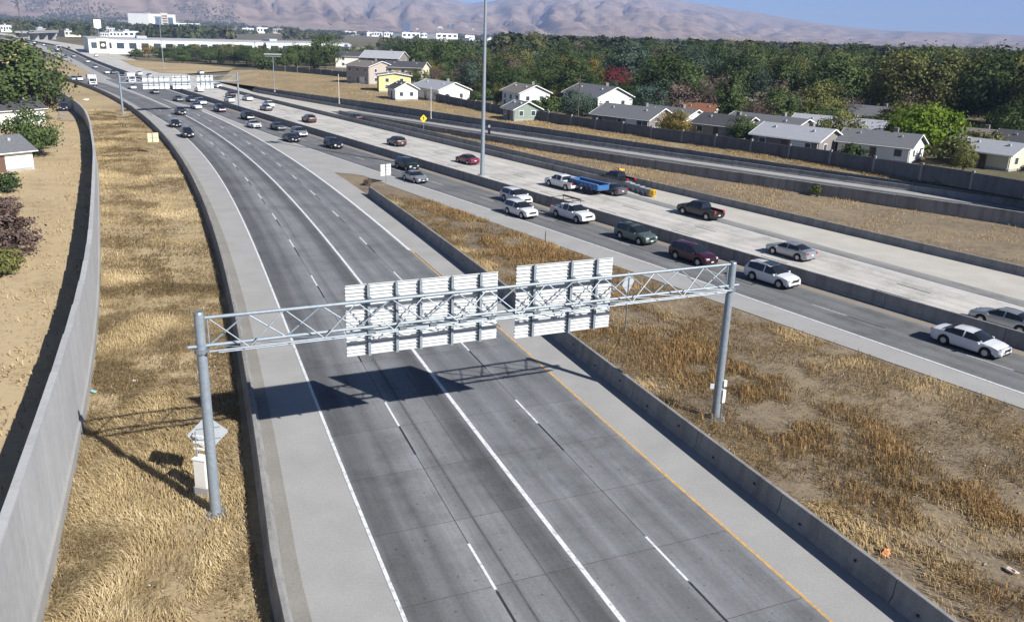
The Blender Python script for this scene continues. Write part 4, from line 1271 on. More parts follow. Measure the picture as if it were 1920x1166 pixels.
def trunk_mesh(rng, H, R, z0, r0, limbs=6):
    mb = MB()
    top = z0 + H * .55
    lean = rng.normal(size=2) * .03 * H
    mid = np.array([lean[0] * .5, lean[1] * .5, z0 * .9 + .2])
    mb.tube((0, 0, -.2), mid, r0 * 1.25, r0 * .8, 8)
    mb.tube(mid, (lean[0], lean[1], top), r0 * .8, r0 * .25, 7)
    for i in range(limbs):
        a = i * 2.4 + rng.random(); q = rng.uniform(.55, .85)
        s = mid + (np.array([lean[0], lean[1], top]) - mid) * rng.uniform(0, .5)
        e = np.array([math.cos(a) * R * q, math.sin(a) * R * q, z0 + H * rng.uniform(.35, .75)])
        m_ = (s + e) / 2 + np.array([0, 0, .08 * H])
        mb.tube(s, m_, r0 * .45, r0 * .28, 6, False); mb.tube(m_, e, r0 * .28, r0 * .06, 6, False)
    return mb.data('trunk', M_BARK)

class TreeKind:
    def __init__(s, seed, R, H, z0, nclump, nleaf, leaf, shape='round', r0=.28, fill=.55, limbs=6):
        rng = np.random.default_rng(seed)
        s.crown = crown_mesh('crown', rng, R, H, z0, nclump, nleaf, leaf, shape, fill)
        s.crown.materials.append(LEAF['dark'])
        s.trunk = trunk_mesh(rng, H, R, z0, r0, limbs)
        s.R = R; s.top = z0 + H

def bare_kind(seed, R, H):
    """leafless twiggy tree: fan of fine upright branches"""
    rng = np.random.default_rng(seed)
    k = TreeKind(seed, R, H, 1.4, 40, 1600, .16, 'round', .22, .7, 12)
    mb = MB()
    for i in range(150):
        a = rng.random() * 6.28; e = rng.random() ** .6
        s0 = np.array([0, 0, 1.0 + rng.random() * 1.2])
        t = np.array([math.cos(a) * R * e * .95, math.sin(a) * R * e * .95, 1.5 + H * (1 - .5 * e * e) * rng.uniform(.75, 1.0)])
        m_ = s0 + (t - s0) * .5 + np.array([0, 0, H * .06])
        mb.tube(s0, m_, .07, .045, 4, False); mb.tube(m_, t, .045, .012, 4, False)
    k.trunk = mb.data('trunk', plain('twig_bark', (.12, .085, .075), .95, 0, .3, 5))
    return k
TK = dict(
 a=TreeKind(1, 5.8, 12.6, .7, 70, 4600, .27), b=TreeKind(2, 6.6, 14.2, .9, 85, 5200, .28), c=TreeKind(3, 4.8, 15, .9, 64, 4200, .26, 'tall'),
 d=TreeKind(4, 7.2, 12.6, .8, 95, 5600, .29), e=TreeKind(5, 3.4, 15, .8, 70, 3200, .26, 'cone', .26), f=TreeKind(6, 3.2, 4.2, .4, 40, 2000, .2, 'mound', .12),
 g=TreeKind(7, 5.2, 7.6, .6, 90, 6000, .26, 'round', .25, .75), h=bare_kind(8, 6.2, 9.0), j=TreeKind(10, 3.4, 17, .7, 64, 4200, .25, 'tall'), k=TreeKind(11, 7.4, 13, 1.2, 44, 4600, .27, 'round', .3, .82, 9), i=TreeKind(9, 1.6, 2.0, .2, 26, 1200, .12, 'mound', .06))
TREES = []
def tree(kind, leaf, p, label, sc=1.0, group=None, name='broadleaf_tree', cat='tree', sz=1.0):
    k = TK[kind]
    r = tag(empty(name, p, random.random() * 6.28), label, cat, group)
    r.scale = (sc * random.uniform(.86, 1.16), sc * random.uniform(.86, 1.16), sc * sz)
    put('trunk', k.trunk, r)
    c = put('crown', k.crown, r)
    c.material_slots[0].link = 'OBJECT'; c.material_slots[0].material = LEAF[leaf]
    TREES.append((p[0], p[1], k.R * sc))
    return r

# single trees one can point at (pixel of the trunk foot, level)
tree('g', 'lime', at(1722, 292, ZT), 'bright lime-green round tree behind the boundary wall', 1.02)
tree('b', 'red', at(1152, 186, ZT), 'deep red autumn tree above the white gabled house', .62)
tree('h', 'brown', at(1342, 226, ZT), 'leafless purple-brown fan-shaped tree', 1.0, name='bare_tree')
tree('a', 'gold', at(1108, 192, ZT), 'golden tree left of the red one', .66)
tree('a', 'dark', at(1066, 197, ZT), 'dark green tree left of the golden one', .9)
tree('b', 'dark', at(1250, 214, ZT), 'broad dark tree behind the brown-roofed shed', .95)
tree('f', 'olive', at(1432, 232, ZT), 'low olive mounded tree beside the bare tree', 1.35, name='shrub', cat='shrub')
tree('c', 'olive', at(1000, 138, ZT), 'tall pale yellow-green tree above the skyline of the belt', 1.18)
tree('b', 'blue', at(882, 171, ZT), 'blue-grey tree right of the light-roofed house', .62)
tree('a', 'dark', at(945, 186, ZT), 'dark bushy tree behind the high-mast pole', .78)
tree('a', 'olive', at(930, 178, ZT), 'olive tree crowding the high-mast pole', .7)
tree('b', 'dark', at(610, 134, ZT), 'largest dark tree by the bank fence left of the beige house', 1.0)
tree('e', 'dark', at(590, 132, ZT), 'dark conifer spire among the fence trees', .85, name='conifer_tree')
tree('a', 'dark', at(556, 132, ZT), 'dark rounded tree at the end of the bank fence', .8)
tree('f', 'dark', at(500, 136, .5), 'low dark tree at the left end of the boundary wall', 1.6)
tree('a', 'dark', at(535, 133, ZT), 'small dark tree beside the fence corner', .7)
tree('d', 'dark', at(790, 140, ZT), 'wide dark tree behind the yellow house', 1.0)
tree('b', 'dark', at(840, 148, ZT), 'dense dark tree behind the light-roofed house', 1.0)
tree('a', 'olive', at(775, 160, ZT), 'small reddish-olive tree in front of the dark-roofed house', .42)
tree('c', 'dark', at(1465, 208, ZT), 'upright dark tree right of the mounded shrub', .9)
tree('b', 'olive', at(1545, 205, ZT), 'olive tree behind the bright gabled shed', 1.0)
tree('h', 'brown', at(1590, 236, ZT), 'low tangled leafless thicket tree', .62, name='bare_tree')
tree('f', 'brown', at(1660, 250, ZT), 'dull brown shrub left of the lime tree', 1.2, name='shrub', cat='shrub')
tree('b', 'dark', at(1850, 244, ZT), 'largest dark tree near the right edge', 1.15)
tree('a', 'dark', at(1790, 228, ZT), 'dark tree right of the lime tree', 1.1)
tree('b', 'blue', at(1700, 190, ZT), 'blue-green tree above the lime tree', 1.05)
tree('c', 'gold', at(1660, 184, ZT), 'yellowing tree left of the blue-green one', .72)
tree('d', 'dark', at(1905, 236, ZT), 'dark tree cut by the right edge', 1.0)
tree('f', 'olive', at(1195, 210, ZT), 'olive garden shrub beside the white gabled house', .95, name='shrub', cat='shrub')
tree('f', 'dark', at(1000, 215, ZT), 'dark garden shrub below the small white house', .8, name='shrub', cat='shrub')
# near left yards
tree('b', 'dark', at(38, 232), 'big green tree at the left edge above the white house', 1.12)
tree('d', 'dark', at(62, 302), 'spreading green tree below the white house', .55)
tree('a', 'brown', at(66, 226), 'dark purple-brown tree beside the parked cars', .6)
tree('a', 'brown', at(60, 204), 'purple-brown tree crowding the white house', .6)
tree('f', 'olive', at(104, 158), 'olive shrub by the end of the noise wall', 1.0, name='shrub', cat='shrub')
tree('f', 'brown', at(34, 478, 1.7), 'brownish bush in the dry yard behind the noise wall', .55, name='shrub', cat='shrub')
tree('f', 'brown', at(8, 455, 1.6), 'larger dull brown bush at the left edge of the dry yard', .66, name='shrub', cat='shrub')
tree('f', 'olive', at(2, 515, 1.9), 'olive bush cut by the left edge in the dry yard', .5, name='shrub', cat='shrub')
tree('f', 'brown', at(12, 405, 1.4), 'brown bush below the cut white shed', .5, name='shrub', cat='shrub')
tree('f', 'dark', at(6, 360, 1.2), 'dark green bush below the cut white shed', .55, name='shrub', cat='shrub')

HOUSES_XY = []
def clear(x, y, r):
    for hx, hy, hr in HOUSES_XY:
        # keep off houses and out of the view in front of them
        if math.hypot(x - hx, y - hy) < hr + r: return False
        d = math.hypot(hx, hy); t = (x * hx + y * hy) / d
        if 0 < t < d and abs(x * hy - y * hx) / d < hr * .9 + r * .5 and t > d - 60: return False
    return True

# ------------------------------------------------------------------ houses
WALLS = dict(white=plain('siding_white', (.80, .79, .74), .7, 0, .05, 3), cream=plain('siding_cream', (.62, .56, .40), .7, 0, .06), tan=plain('siding_tan', (.40, .35, .30), .75, 0, .08), yellow=plain('siding_yellow', (.75, .62, .28), .7, 0, .06),
             greybrown=plain('siding_grey_brown', (.20, .18, .17), .8, 0, .1), green=plain('siding_green', (.22, .27, .22), .8, 0, .1))
ROOFS = dict(grey=plain('shingle_grey', (.13, .135, .145), .9, 0, .25, 5), dark=plain('shingle_dark', (.06, .06, .068), .9, 0, .25, 5), pale=plain('shingle_pale', (.33, .34, .37), .85, 0, .15, 5), brown=plain('shingle_brown', (.20, .09, .05), .9, 0, .2, 5), taupe=plain('shingle_taupe', (.17, .15, .135), .9, 0, .2, 5))
M_TRIM = plain('white_trim', (.78, .78, .78), .6, 0, 0)
M_DOOR = plain('door_brown', (.12, .07, .05), .6)
def house(p, rz, w, d, eave, rise, wall, roof, label, hip=False, name='house', cat='house', chim=True, win=3):
    """w along local x (ridge direction), d across; local -x and -y faces look at the road"""
    r = tag(empty(name, p, rz), label, cat)
    HOUSES_XY.append((p[0], p[1], math.hypot(w, d) / 2))
    mb = MB()
    mb.box(-w / 2, w / 2, -d / 2, d / 2, -.2, eave)
    if not hip:
        for s in (-1, 1):
            mb.add([(s * w / 2, -d / 2, eave), (s * w / 2, d / 2, eave), (s * w / 2, 0, eave + rise * (1 - 0))], [(0, 1, 2)])
    mb.build('wall', WALLS[wall], r)
    o = .5
    e = eave - rise / (d / 2) * o
    rm = MB()
    def slab(q):
        t = .14
        n_ = len(q)
        rm.add([*q, *[(a, b, c - t) for a, b, c in q]], [tuple(range(n_)), tuple(range(n_, 2 * n_))[::-1]] + [(i, n_ + i, n_ + (i + 1) % n_, (i + 1) % n_) for i in range(n_)])
    if hip:
        k = w / 2 - d / 2 * .9
        A = [(-w / 2 - o, -d / 2 - o, e), (w / 2 + o, -d / 2 - o, e), (w / 2 + o, d / 2 + o, e), (-w / 2 - o, d / 2 + o, e)]
        t1, t2 = (-k, 0, eave + rise), (k, 0, eave + rise)
        slab([A[0], A[1], t2, t1]); slab([A[1], A[2], t2]); slab([A[2], A[3], t1, t2]); slab([A[3], A[0], t1])
        rf = rm.build('roof', ROOFS[roof], r)
    else:
        z1 = eave + rise + .1
        slab([(-w / 2 - o, -d / 2 - o, e + .1), (w / 2 + o, -d / 2 - o, e + .1), (w / 2 + o, 0, z1), (-w / 2 - o, 0, z1)])
        slab([(-w / 2 - o, 0, z1), (w / 2 + o, 0, z1), (w / 2 + o, d / 2 + o, e + .1), (-w / 2 - o, d / 2 + o, e + .1)])
        rf = rm.build('roof', ROOFS[roof], r)
        for s in (-1, 1):
            for q in (-1, 1):
                MB().add([(s * (w / 2 + o + .02), q * (d / 2 + o), e - .05), (s * (w / 2 + o + .02), q * (d / 2 + o), e + .14), (s * (w / 2 + o + .02), 0, z1 + .04), (s * (w / 2 + o + .02), 0, z1 - .15)], [(0, 1, 2, 3)]).build('bargeboard', M_TRIM, r)
    if chim:
        MB().box(w * .12, w * .12 + .7, .6, 1.3, eave + rise * .3, eave + rise + .7).build('chimney', WALLS['greybrown'], rf)
    zs = [.9] if eave < 3.6 else [.9, eave - 1.9]
    for z in zs:
        for fx_ in np.linspace(-.34, .34, win):
            f = MB().box(fx_ * w - .65, fx_ * w + .65, -d / 2 - .05, -d / 2, z, z + 1.25).build('window', M_TRIM, r)
            MB().box(fx_ * w - .55, fx_ * w + .55, -d / 2 - .07, -d / 2 - .05, z + .1, z + 1.15).build('pane', M_PANE, f)
        for sx in (-1, 1):
            for fy_ in (-.24, .22):
                f = MB().box(*(sorted((sx * w / 2, sx * (w / 2 + .05)))), fy_ * d - .55, fy_ * d + .55, z, z + 1.15).build('window', M_TRIM, r)
                MB().box(*(sorted((sx * (w / 2 + .05), sx * (w / 2 + .07)))), fy_ * d - .46, fy_ * d + .46, z + .09, z + 1.06).build('pane', M_PANE, f)
    for q in (-1, 1):
        MB().tube((-w / 2 - o, q * (d / 2 + o + .05), e - .02), (w / 2 + o, q * (d / 2 + o + .05), e - .02), .07, None, 6).build('gutter', M_TRIM, r)
        MB().tube((w / 2 - .2, q * (d / 2 + .06), 0), (w / 2 - .2, q * (d / 2 + .06), e), .05, None, 5).build('downpipe', M_TRIM, r)
    MB().box(-w / 2 - .03, w / 2 + .03, -d / 2 - .03, d / 2 + .03, -.2, .35).build('foundation', C_WALL, r)
    for q in (-.3, .28):
        MB().box(w * q, w * q + .35, -d * .2, -d * .2 + .35, eave + rise * .4, eave + rise * .6 + .45).build('roof_vent', M_SIGND, rf)
    if w > 11:
        gd = MB().box(w * .2 - 1.3, w * .2 + 1.3, -d / 2 - .08, -d / 2 - .02, .02, 2.2).build('garage_door', M_TRIM, r)
        for z_ in (.55, 1.1, 1.65): MB().box(w * .2 - 1.25, w * .2 + 1.25, -d / 2 - .095, -d / 2 - .08, z_ - .02, z_ + .02).build('door_groove', M_SIGND, gd)
    dr = MB().box(-.5, .5, -d / 2 - .06, -d / 2, 0, 2.05).build('door', M_DOOR, r)
    return r
ang = math.atan2(.85, -.53)                     # direction of the boundary wall
# gable end (local +x) turned to the sun: ridge axis pointing to the right-front
RX = rad(-62)
def hs(px, py, *a, **k): return house(at(px, py, ZT), *a, **k)
hs(1118, 213, RX, 15, 9.2, 4.4, 2.0, 'white', 'grey', 'white gabled house with dark shingle roof behind the boundary wall')
hs(985, 205, RX, 9, 8.0, 4.2, 1.6, 'white', 'taupe', 'small white gabled house left of the dark trees')
hs(978, 224, RX, 5, 6.2, 2.4, 1.4, 'green', 'grey', 'green-grey shed in front of the small white house', name='garden_shed', cat='shed', chim=False, win=1)
hs(826, 186, RX + .1, 15, 9, 3.0, 1.7, 'white', 'pale', 'low house with light grey roof beside the blue-grey tree')
hs(755, 186, RX, 6, 6, 2.9, 1.5, 'white', 'dark', 'small white gabled outbuilding left of the light-roofed house', name='outbuilding', chim=False, win=1)
hs(738, 171, RX - .25, 8, 9, 4.6, .7, 'yellow', 'taupe', 'yellow house with flat tan roof edge on the bank')
hs(763, 158, RX + .9, 13, 8, 5.6, 1.6, 'cream', 'dark', 'cream two-storey house with dark roof')
hs(694, 156, RX + .35, 12, 10, 5.6, 1.5, 'tan', 'taupe', 'large beige apartment house at the fence')
hs(722, 140, RX + .8, 16, 10, 6.5, 2.4, 'greybrown', 'pale', 'house with pale grey gable roof behind the beige one')
hs(680, 128, RX + 1.0, 22, 9, 5.2, 1.8, 'white', 'dark', 'white-walled house with dark roof farthest in the fence group')
hs(1258, 243, RX + .2, 12, 8, 2.7, 1.6, 'white', 'grey', 'low white house with grey roof behind the middle of the wall')
hs(1187, 240, RX + .3, 14, 9, 2.5, 1.8, 'greybrown', 'grey', 'low grey house hidden behind the wall below the gabled one')
hs(1312, 235, RX + .5, 7, 7, 2.7, 1.8, 'tan', 'brown', 'brown-roofed shed beside the bare tree', name='outbuilding', cat='shed', chim=False, win=1)
hs(1385, 215, RX + 1.2, 12, 8, 2.5, 1.0, 'white', 'pale', 'pale low house right of the bare tree')
hs(1440, 262, RX + .2, 15, 10, 2.6, 1.8, 'greybrown', 'grey', 'long grey-roofed house before the mounded shrub')
hs(1512, 232, RX + .1, 7, 7, 3.4, 1.6, 'white', 'pale', 'bright white gabled shed in the thicket', name='outbuilding', cat='shed', chim=False, win=1)
hs(1570, 268, RX + .4, 16, 9, 2.7, 1.9, 'greybrown', 'pale', 'house with pale blue-grey roof before the thicket')
hs(1635, 240, RX + .3, 12, 9, 2.8, 1.8, 'greybrown', 'grey', 'dark house left of the lime tree')
hs(1815, 285, RX + .35, 14, 8, 2.6, 1.5, 'greybrown', 'taupe', 'low taupe-roofed house right of the lime tree')
hs(1862, 312, RX + .1, 8, 7, 2.5, 1.4, 'cream', 'pale', 'small cream house close behind the wall near the right edge', chim=False, win=1)
hs(1945, 300, RX + .3, 12, 9, 2.6, 1.8, 'tan', 'dark', 'tan house cut by the right edge')
hs(1492, 284, RX + .25, 12, 8, 2.6, 1.6, 'greybrown', 'pale', 'pale-roofed house close behind the wall before the white gabled shed', win=2)
hs(1362, 258, RX + .3, 10, 8, 2.6, 1.5, 'tan', 'dark', 'dark-roofed tan house close behind the wall under the bare tree', win=2)
hs(1648, 296, RX + .4, 11, 8, 2.6, 1.6, 'white', 'grey', 'white house with grey roof close behind the wall left of the lime tree', win=2)
# left yards
house(at(8, 236), rad(62), 11, 8.5, 3.4, 2.2, 'white', 'dark', 'white gabled house at the left edge below the big tree', chim=False)
house(at(-22, 318, .9), rad(58), 8, 7, 2.6, 1.5, 'white', 'grey', 'white shed cut by the left edge in the yards', name='garden_shed', cat='shed', chim=False, win=1)

vehicle('suv', 'navy', at(120, 207, .2), rad(-62), 'dark blue car parked first on the lane behind the noise wall', 'cars parked on the side lane', 'car', True)
vehicle('sedan', 'silver', at(117, 194, .2), rad(-62), 'silver car parked second on the lane behind the noise wall', 'cars parked on the side lane', 'car', True)
# side lane and yard left of the noise wall
def poly_sheet(name, pts, z, mat, kind='structure'):
    V = [at(x, y, z) for x, y in pts]
    return tag(obj(name, V, [tuple(range(len(V)))], mat), kind=kind)
M_LANE = concrete('gravel_lane', (.40, .33, .25), .8, .8, 6)
poly_sheet('side_lane', [(150, 226), (138, 205), (122, 186), (106, 172), (96, 166), (92, 172), (104, 190), (110, 215), (108, 226)], .16, M_LANE)
zy = lambda y: np.maximum(lh(y) - 2.5, -.02)
yl = np.linspace(0, len(lxs) - 1, 120).astype(int)
yx, yy = lxs[yl], lys[yl]
tx_ = np.gradient(yx); ty_ = np.gradient(yy); tn = np.hypot(tx_, ty_); nx_, ny_ = -ty_ / tn, tx_ / tn
offs = np.array([.2, 1.5, 4, 8, 14, 22, 34, 50, 80])
tag(grid_sheet('yard_ground', np.array([yx - .97 * o_ for o_ in offs]), np.array([yy - .24 * o_ for o_ in offs]), np.array([zy(yy) + .12 * (fbm(yx * .2 + o_, yy * .2, 2, 3) - .5) for o_ in offs]), ground_mat('sandy_yard', [(.28, (.17, .125, .075)), (.42, (.34, .26, .155)), (.52, (.46, .36, .22)), (.60, (.36, .28, .18)), (.7, (.54, .43, .28))], .09, .35, 3)), kind='structure')
# yellow berms of the far left interchange
for (q, lab) in (([(0, 124), (30, 119), (70, 112), (76, 98), (62, 96), (30, 104), (0, 110)], 'far'), ([(8, 92), (18, 104), (52, 97), (50, 82), (40, 76)], 'near')):
    V = [at(x, y, 0.) for x, y in q]; c = np.mean(V, 0)
    top = [c + (v - c) * .45 + np.array([0, 0, 3.2]) for v in V]
    n_ = len(V)
    tag(obj('embankment', [*V, *top], [tuple(range(n_, 2 * n_))] + [(i, (i + 1) % n_, n_ + (i + 1) % n_, n_ + i) for i in range(n_)], ground_mat('berm_soil_' + lab, [(.3, (.36, .28, .13)), (.7, (.56, .45, .24))], .1, .6, 3)), kind='structure')
# infield and dry fields beyond the gantry
poly_sheet('infield_ground', [(225, 112), (250, 124), (300, 137), (350, 139), (430, 133), (440, 128), (380, 122), (300, 116)], .06, M_STRAW)
poly_sheet('far_verge_ground', [(60, 140), (100, 146), (150, 152), (215, 170), (230, 160), (180, 140), (140, 122), (107, 110), (80, 118)], -.02, M_STRAW)

# ------------------------------------------------------------------ garden trees and shrubs around the houses
rng = np.random.default_rng(33)
GARD = []; tries = 0
while len(GARD) < 150 and tries < 16000:
    tries += 1
    y = rng.uniform(88, 300); x = float(fence_x(y)) + 5 + 70 * rng.random() ** .8
    px = 960 + FPX * x / y
    if px > 1990 or px < 700: continue
    far_ = x - float(fence_x(y)) > 26; sc = rng.uniform(.55, 1.15) * (1.35 if far_ else 1); kind = str(rng.choice(['f', 'a', 'c', 'k', 'd', 'h'], p=[.30, .24, .12, .12, .14, .08]))
    if kind in 'acdk': sc *= .48
    elif kind == 'h': sc *= .6
    rr0 = TK[kind].R * sc
    if any(math.hypot(x - hx, y - hy) < hr * (.62 if kind in 'fhc' else .74) + rr0 * .6 for hx, hy, hr in HOUSES_XY): continue
    if any(math.hypot(x - tx, y - ty) < (tr + rr0) * .55 for tx, ty, tr in TREES): continue
    if kind != 'f' and any(abs(px - kx) < kw and y < ky for kx, kw, ky in ((1150, 55, 190), (1005, 30, 200), (840, 60, 240), (725, 40, 280), (1722, 60, 128))): continue
    leaf = 'brown' if kind == 'h' else str(rng.choice(['dark', 'olive', 'blue', 'gold', 'brown'], p=[.42, .27, .12, .08, .11]))
    GARD.append((px, leaf, kind, tree(kind, leaf, (x, y, ZT), 'garden tree', sc, 'garden trees between the houses', 'garden_tree')))
_n = {}
for px, lf, kd, t_ in sorted(GARD, key=lambda q: q[0]):
    k_ = (lf, kd); _n[k_] = _n.get(k_, 0) + 1
    t_['label'] = '%s %s garden tree among the houses, %s of its kind from the left' % ({'dark': 'dark green', 'olive': 'olive', 'blue': 'blue-green', 'gold': 'yellowing', 'brown': 'brownish'}[lf], {'f': 'low', 'a': 'rounded', 'c': 'slim', 'd': 'broad', 'h': 'leafless', 'k': 'open-crowned'}[kd], ORD[_n[k_] - 1])
# ------------------------------------------------------------------ tree belt behind the houses
belt = ['trees of the belt behind the houses']
rng = np.random.default_rng(21)
HUE = {'dark': 'dark green', 'olive': 'olive', 'blue': 'blue-green', 'gold': 'yellowing', 'brown': 'brownish'}
SHAPE = {'a': 'rounded', 'b': 'large', 'c': 'tall', 'd': 'broad', 'e': 'conical', 'f': 'low', 'j': 'slender', 'k': 'open-crowned'}
LAND = [(740, 'the yellow house'), (840, 'the light-roofed house'), (960, 'the high mast'), (1050, 'the small white house'), (1160, 'the white gabled house'), (1260, 'the low white house'), (1360, 'the bare tree'), (1450, 'the mounded shrub'), (1560, 'the leafless thicket'), (1650, 'the dark house'), (1760, 'the lime tree'), (1860, 'the taupe-roofed house'), (2100, 'the cut house')]
BELT = []
cnt = 0; tries = 0
while cnt < 190 and tries < 9000:
    tries += 1
    px = rng.uniform(690, 2010)
    d = 200 + 290 * rng.random() ** 1.25
    if px < 930: d = max(d, 300)
    a = (px - 960) / FPX
    x, y = d * a / math.hypot(1, a) * 1.04, d / math.hypot(1, a)
    if x < float(fence_x(min(y, yhi))) + 22: continue
    if any(math.hypot(x - tx, y - ty) < (tr + 3.0) * .8 for tx, ty, tr in TREES): continue
    if not clear(x, y, 4): continue
    leaf = rng.choice(['dark', 'dark', 'dark', 'olive', 'olive', 'blue', 'gold', 'brown'], p=[.19, .19, .15, .18, .14, .11, .02, .02])
    kind = str(rng.choice(['a', 'b', 'c', 'd', 'e', 'j', 'k'], p=[.2, .2, .14, .15, .05, .08, .18]))
    top = np.interp(px, [690, 950, 1100, 1300, 1920], [10.5, 12.5, 14, 16.0, 17.0]) * rng.uniform(.6, 1.08)
    t_ = tree(kind, str(leaf), (x, y, ZT), 'tree of the dense belt', top / TK[kind].top, belt[0])
    BELT.append((str(leaf), str(kind), next(n for q, n in LAND if px < q), d, t_))
    cnt += 1
_n = {}
for lf, kd, ld, d_, t_ in sorted(BELT, key=lambda q: q[3]):
    k_ = (lf, kd, ld); _n[k_] = _n.get(k_, 0) + 1
    t_['label'] = '%s %s belt tree beyond %s, %s back' % (HUE[lf], SHAPE[kd], ld, ORD[_n[k_] - 1])
# scattered trees beyond the infield and before the warehouse
cnt = 0; tries = 0; GROVE = []
while cnt < 70 and tries < 9000:
    tries += 1
    px = rng.uniform(228, 700); py = rng.uniform(106, 131 if px < 430 else 128)
    if py > np.interp(px, [228, 260, 300, 350, 440, 470, 540, 700], [108, 111, 117, 120, 123, 126, 128, 126]): continue
    p = at(px, py, 0.)
    if any(math.hypot(p[0] - tx, p[1] - ty) < (tr + 3) * .55 for tx, ty, tr in TREES): continue
    if not clear(p[0], p[1], 3): continue
    leaf = str(rng.choice(['dark', 'olive', 'gold'], p=[.6, .34, .06])); kind = str(rng.choice(['a', 'b', 'd', 'f', 'e'], p=[.30, .2, .27, .19, .04]))
    GROVE.append((px, leaf, kind, tree(kind, leaf, p, 'tree of the grove', rng.uniform(.72, 1.02) * (1.5 if kind == 'f' else 1), 'grove before the warehouse', sz=.62 if kind != 'f' else 1.0)))
    cnt += 1
_n = {}
for px, lf, kd, t_ in sorted(GROVE, key=lambda q: q[0]):
    k_ = (lf, kd); _n[k_] = _n.get(k_, 0) + 1
    t_['label'] = '%s %s tree in the grove before the warehouse, %s from the left' % (HUE[lf], SHAPE[kd], ORD[_n[k_] - 1])
#--PART6--
# ------------------------------------------------------------------ distant buildings
def building(pa, pb, depth, h, wall, label, name='building', cat='building', win=0, roofm=None, storeys=1, z=0.0):
    """pa, pb: two ground corners of the front"""
    pa = np.asarray(pa, float); pb = np.asarray(pb, float)
    d = pb - pa; W = np.linalg.norm(d[:2]); rz = math.atan2(d[1], d[0])
    r = tag(empty(name, (pa[0], pa[1], z), rz), label, cat)
    MB().box(0, W, 0, depth, -1, h).build('wall', wall, r)
    rf = MB().box(-.3, W + .3, -.3, depth + .3, h, h + .45).build('roof', roofm or ROOFS['pale'], r)
    MB().box(W * .3, W * .3 + min(6, W * .2), depth * .4, depth * .6, h + .45, h + 2).build('roof_unit', M_SIGND, rf)
    for s in range(storeys):
        z0 = h * (s + .35) / storeys
        for k in range(win):
            x = W * (k + .5) / win; ww = W / win * .3
            f = MB().box(x - ww, x + ww, -.12, 0, z0, z0 + h / storeys * .42).build('window', M_PANE, r)
    return r, W
BW = plain('wall_white', (.78, .78, .76), .7, 0, .05, .2); BC = plain('wall_cream', (.60, .56, .48), .7, 0, .06, .2)
BG = plain('wall_grey', (.33, .34, .36), .7, 0, .08, .2); BB = plain('wall_blue_glass', (.10, .14, .20), .3, 0, .1, .2); BR = plain('wall_brick', (.28, .16, .12), .8, 0, .1, .2)
# the long warehouse
r, W = building(at(168, 100), at(478, 104.5), 60, 8.2, BW, 'long white warehouse with a dark panel mark facing the infield', 'warehouse', 'warehouse', 14)
MB().box(W * .045, W * .115, -.35, -.05, .4, 8.6).build('end_panel', BC, r)
lg = MB().box(W * .062, W * .098, -.55, -.36, 2.6, 6.9).build('logo_panel', M_BLACK, r)
V = []
for k in range(14):
    t = 2 * math.pi * k / 14; V.append((W * .080 + W * .012 * math.cos(t), -.60, 4.8 + .9 * math.sin(t)))
MB().add(V, [tuple(range(14))]).build('logo_mark', M_TRIM, lg)
building(at(480, 103.5), at(655, 104), 50, 8.0, BW, 'second long white warehouse right of the first', 'warehouse', 'warehouse', 8)
building(at(655, 107), at(690, 107), 20, 6, BW, 'short white building at the right end of the warehouses', win=3)
# hospital
pa, pb = at(281, 57.5), at(331, 58)
r, W = building(pa, pb, 45, 33, BW, 'big white hospital block on the far bench with dark window bays', 'hospital', 'hospital', 0)
for x0, x1 in ((.22, .42), (.66, .88)):
    MB().box(W * x0, W * x1, -1.0, -.05, 4, 27).build('window_bay', BB, r)
MB().box(W * .42, W * .66, -2.5, -.05, 0, 35.5).build('stair_tower', BC, r)
for k in range(6): MB().box(W * .45, W * .63, -2.8, -2.52, 3 + 5 * k, 5.6 + 5 * k).build('window', M_DOOR, r)
building(at(331, 58), at(376, 58.5), 40, 16, BW, 'lower white wing beside the hospital block', 'hospital_wing', 'hospital', 9, storeys=2)
building(at(385, 58), at(412, 58.5), 30, 8, BW, 'white building row right of the hospital', win=5)
# business strip left of the warehouse
rows = [(188, 205, 70, 5, BW, 'white shop front right of the tall roadside sign'), (206, 232, 70.5, 6, BW, 'wide white shop behind the grove'), (232, 272, 71, 7, BW, 'largest white shop left of the hospital'), (196, 216, 62, 7, BC, 'cream building behind the shops'), (218, 240, 60, 8, BW, 'white building on the slope behind the shops'),
        (122, 152, 69, 6, BC, 'cream building by the freeway vanishing point'), (70, 112, 67, 7, BG, 'grey-blue overpass building at the vanishing point'), (94, 106, 56, 7, BW, 'small white building above the interchange'), (2, 22, 60, 8, BW, 'white building among trees at the left edge')]
for (x0, x1, y, h, mt, lab) in rows: building(at(x0, y), at(x1, y + .5), 22, h, mt, lab, 'shop_building', 'building', 4)
# overpass span
pa, pb = at(58, 77), at(112, 74)
d = pb - pa; W = np.linalg.norm(d)
r = tag(empty('overpass', pa, math.atan2(d[1], d[0])), 'distant overpass crossing where the freeway vanishes', 'bridge')
MB().box(0, W, 0, 12, 6, 7.6).build('deck', C_WALL, r)
for q in (.05, .35, .65, .95): MB().box(W * q - .8, W * q + .8, 2, 10, -.5, 6).build('pier', C_WALL, r)
MB().box(0, W, -.2, .1, 7.6, 8.5).build('parapet', C_LIGHT, r)
# tall roadside sign
p = at(186, 76)
r = tag(empty('pylon_sign', p, rad(20)), 'tall dark-edged pylon sign with blank white face', 'sign')
MB().tube((0, 0, 0), (0, 0, 11), .5, .4, 10).build('post', M_GALVD, r)
MB().box(-4.2, 4.2, -.5, .5, 10, 20).build('cabinet', M_BLACK, r)
MB().prism([(-3.2, 11.5), (0, 10.4), (3.2, 11.5), (3.2, 19.2), (-3.2, 19.2)], -.62, -.52).build('face', M_TRIM, r)
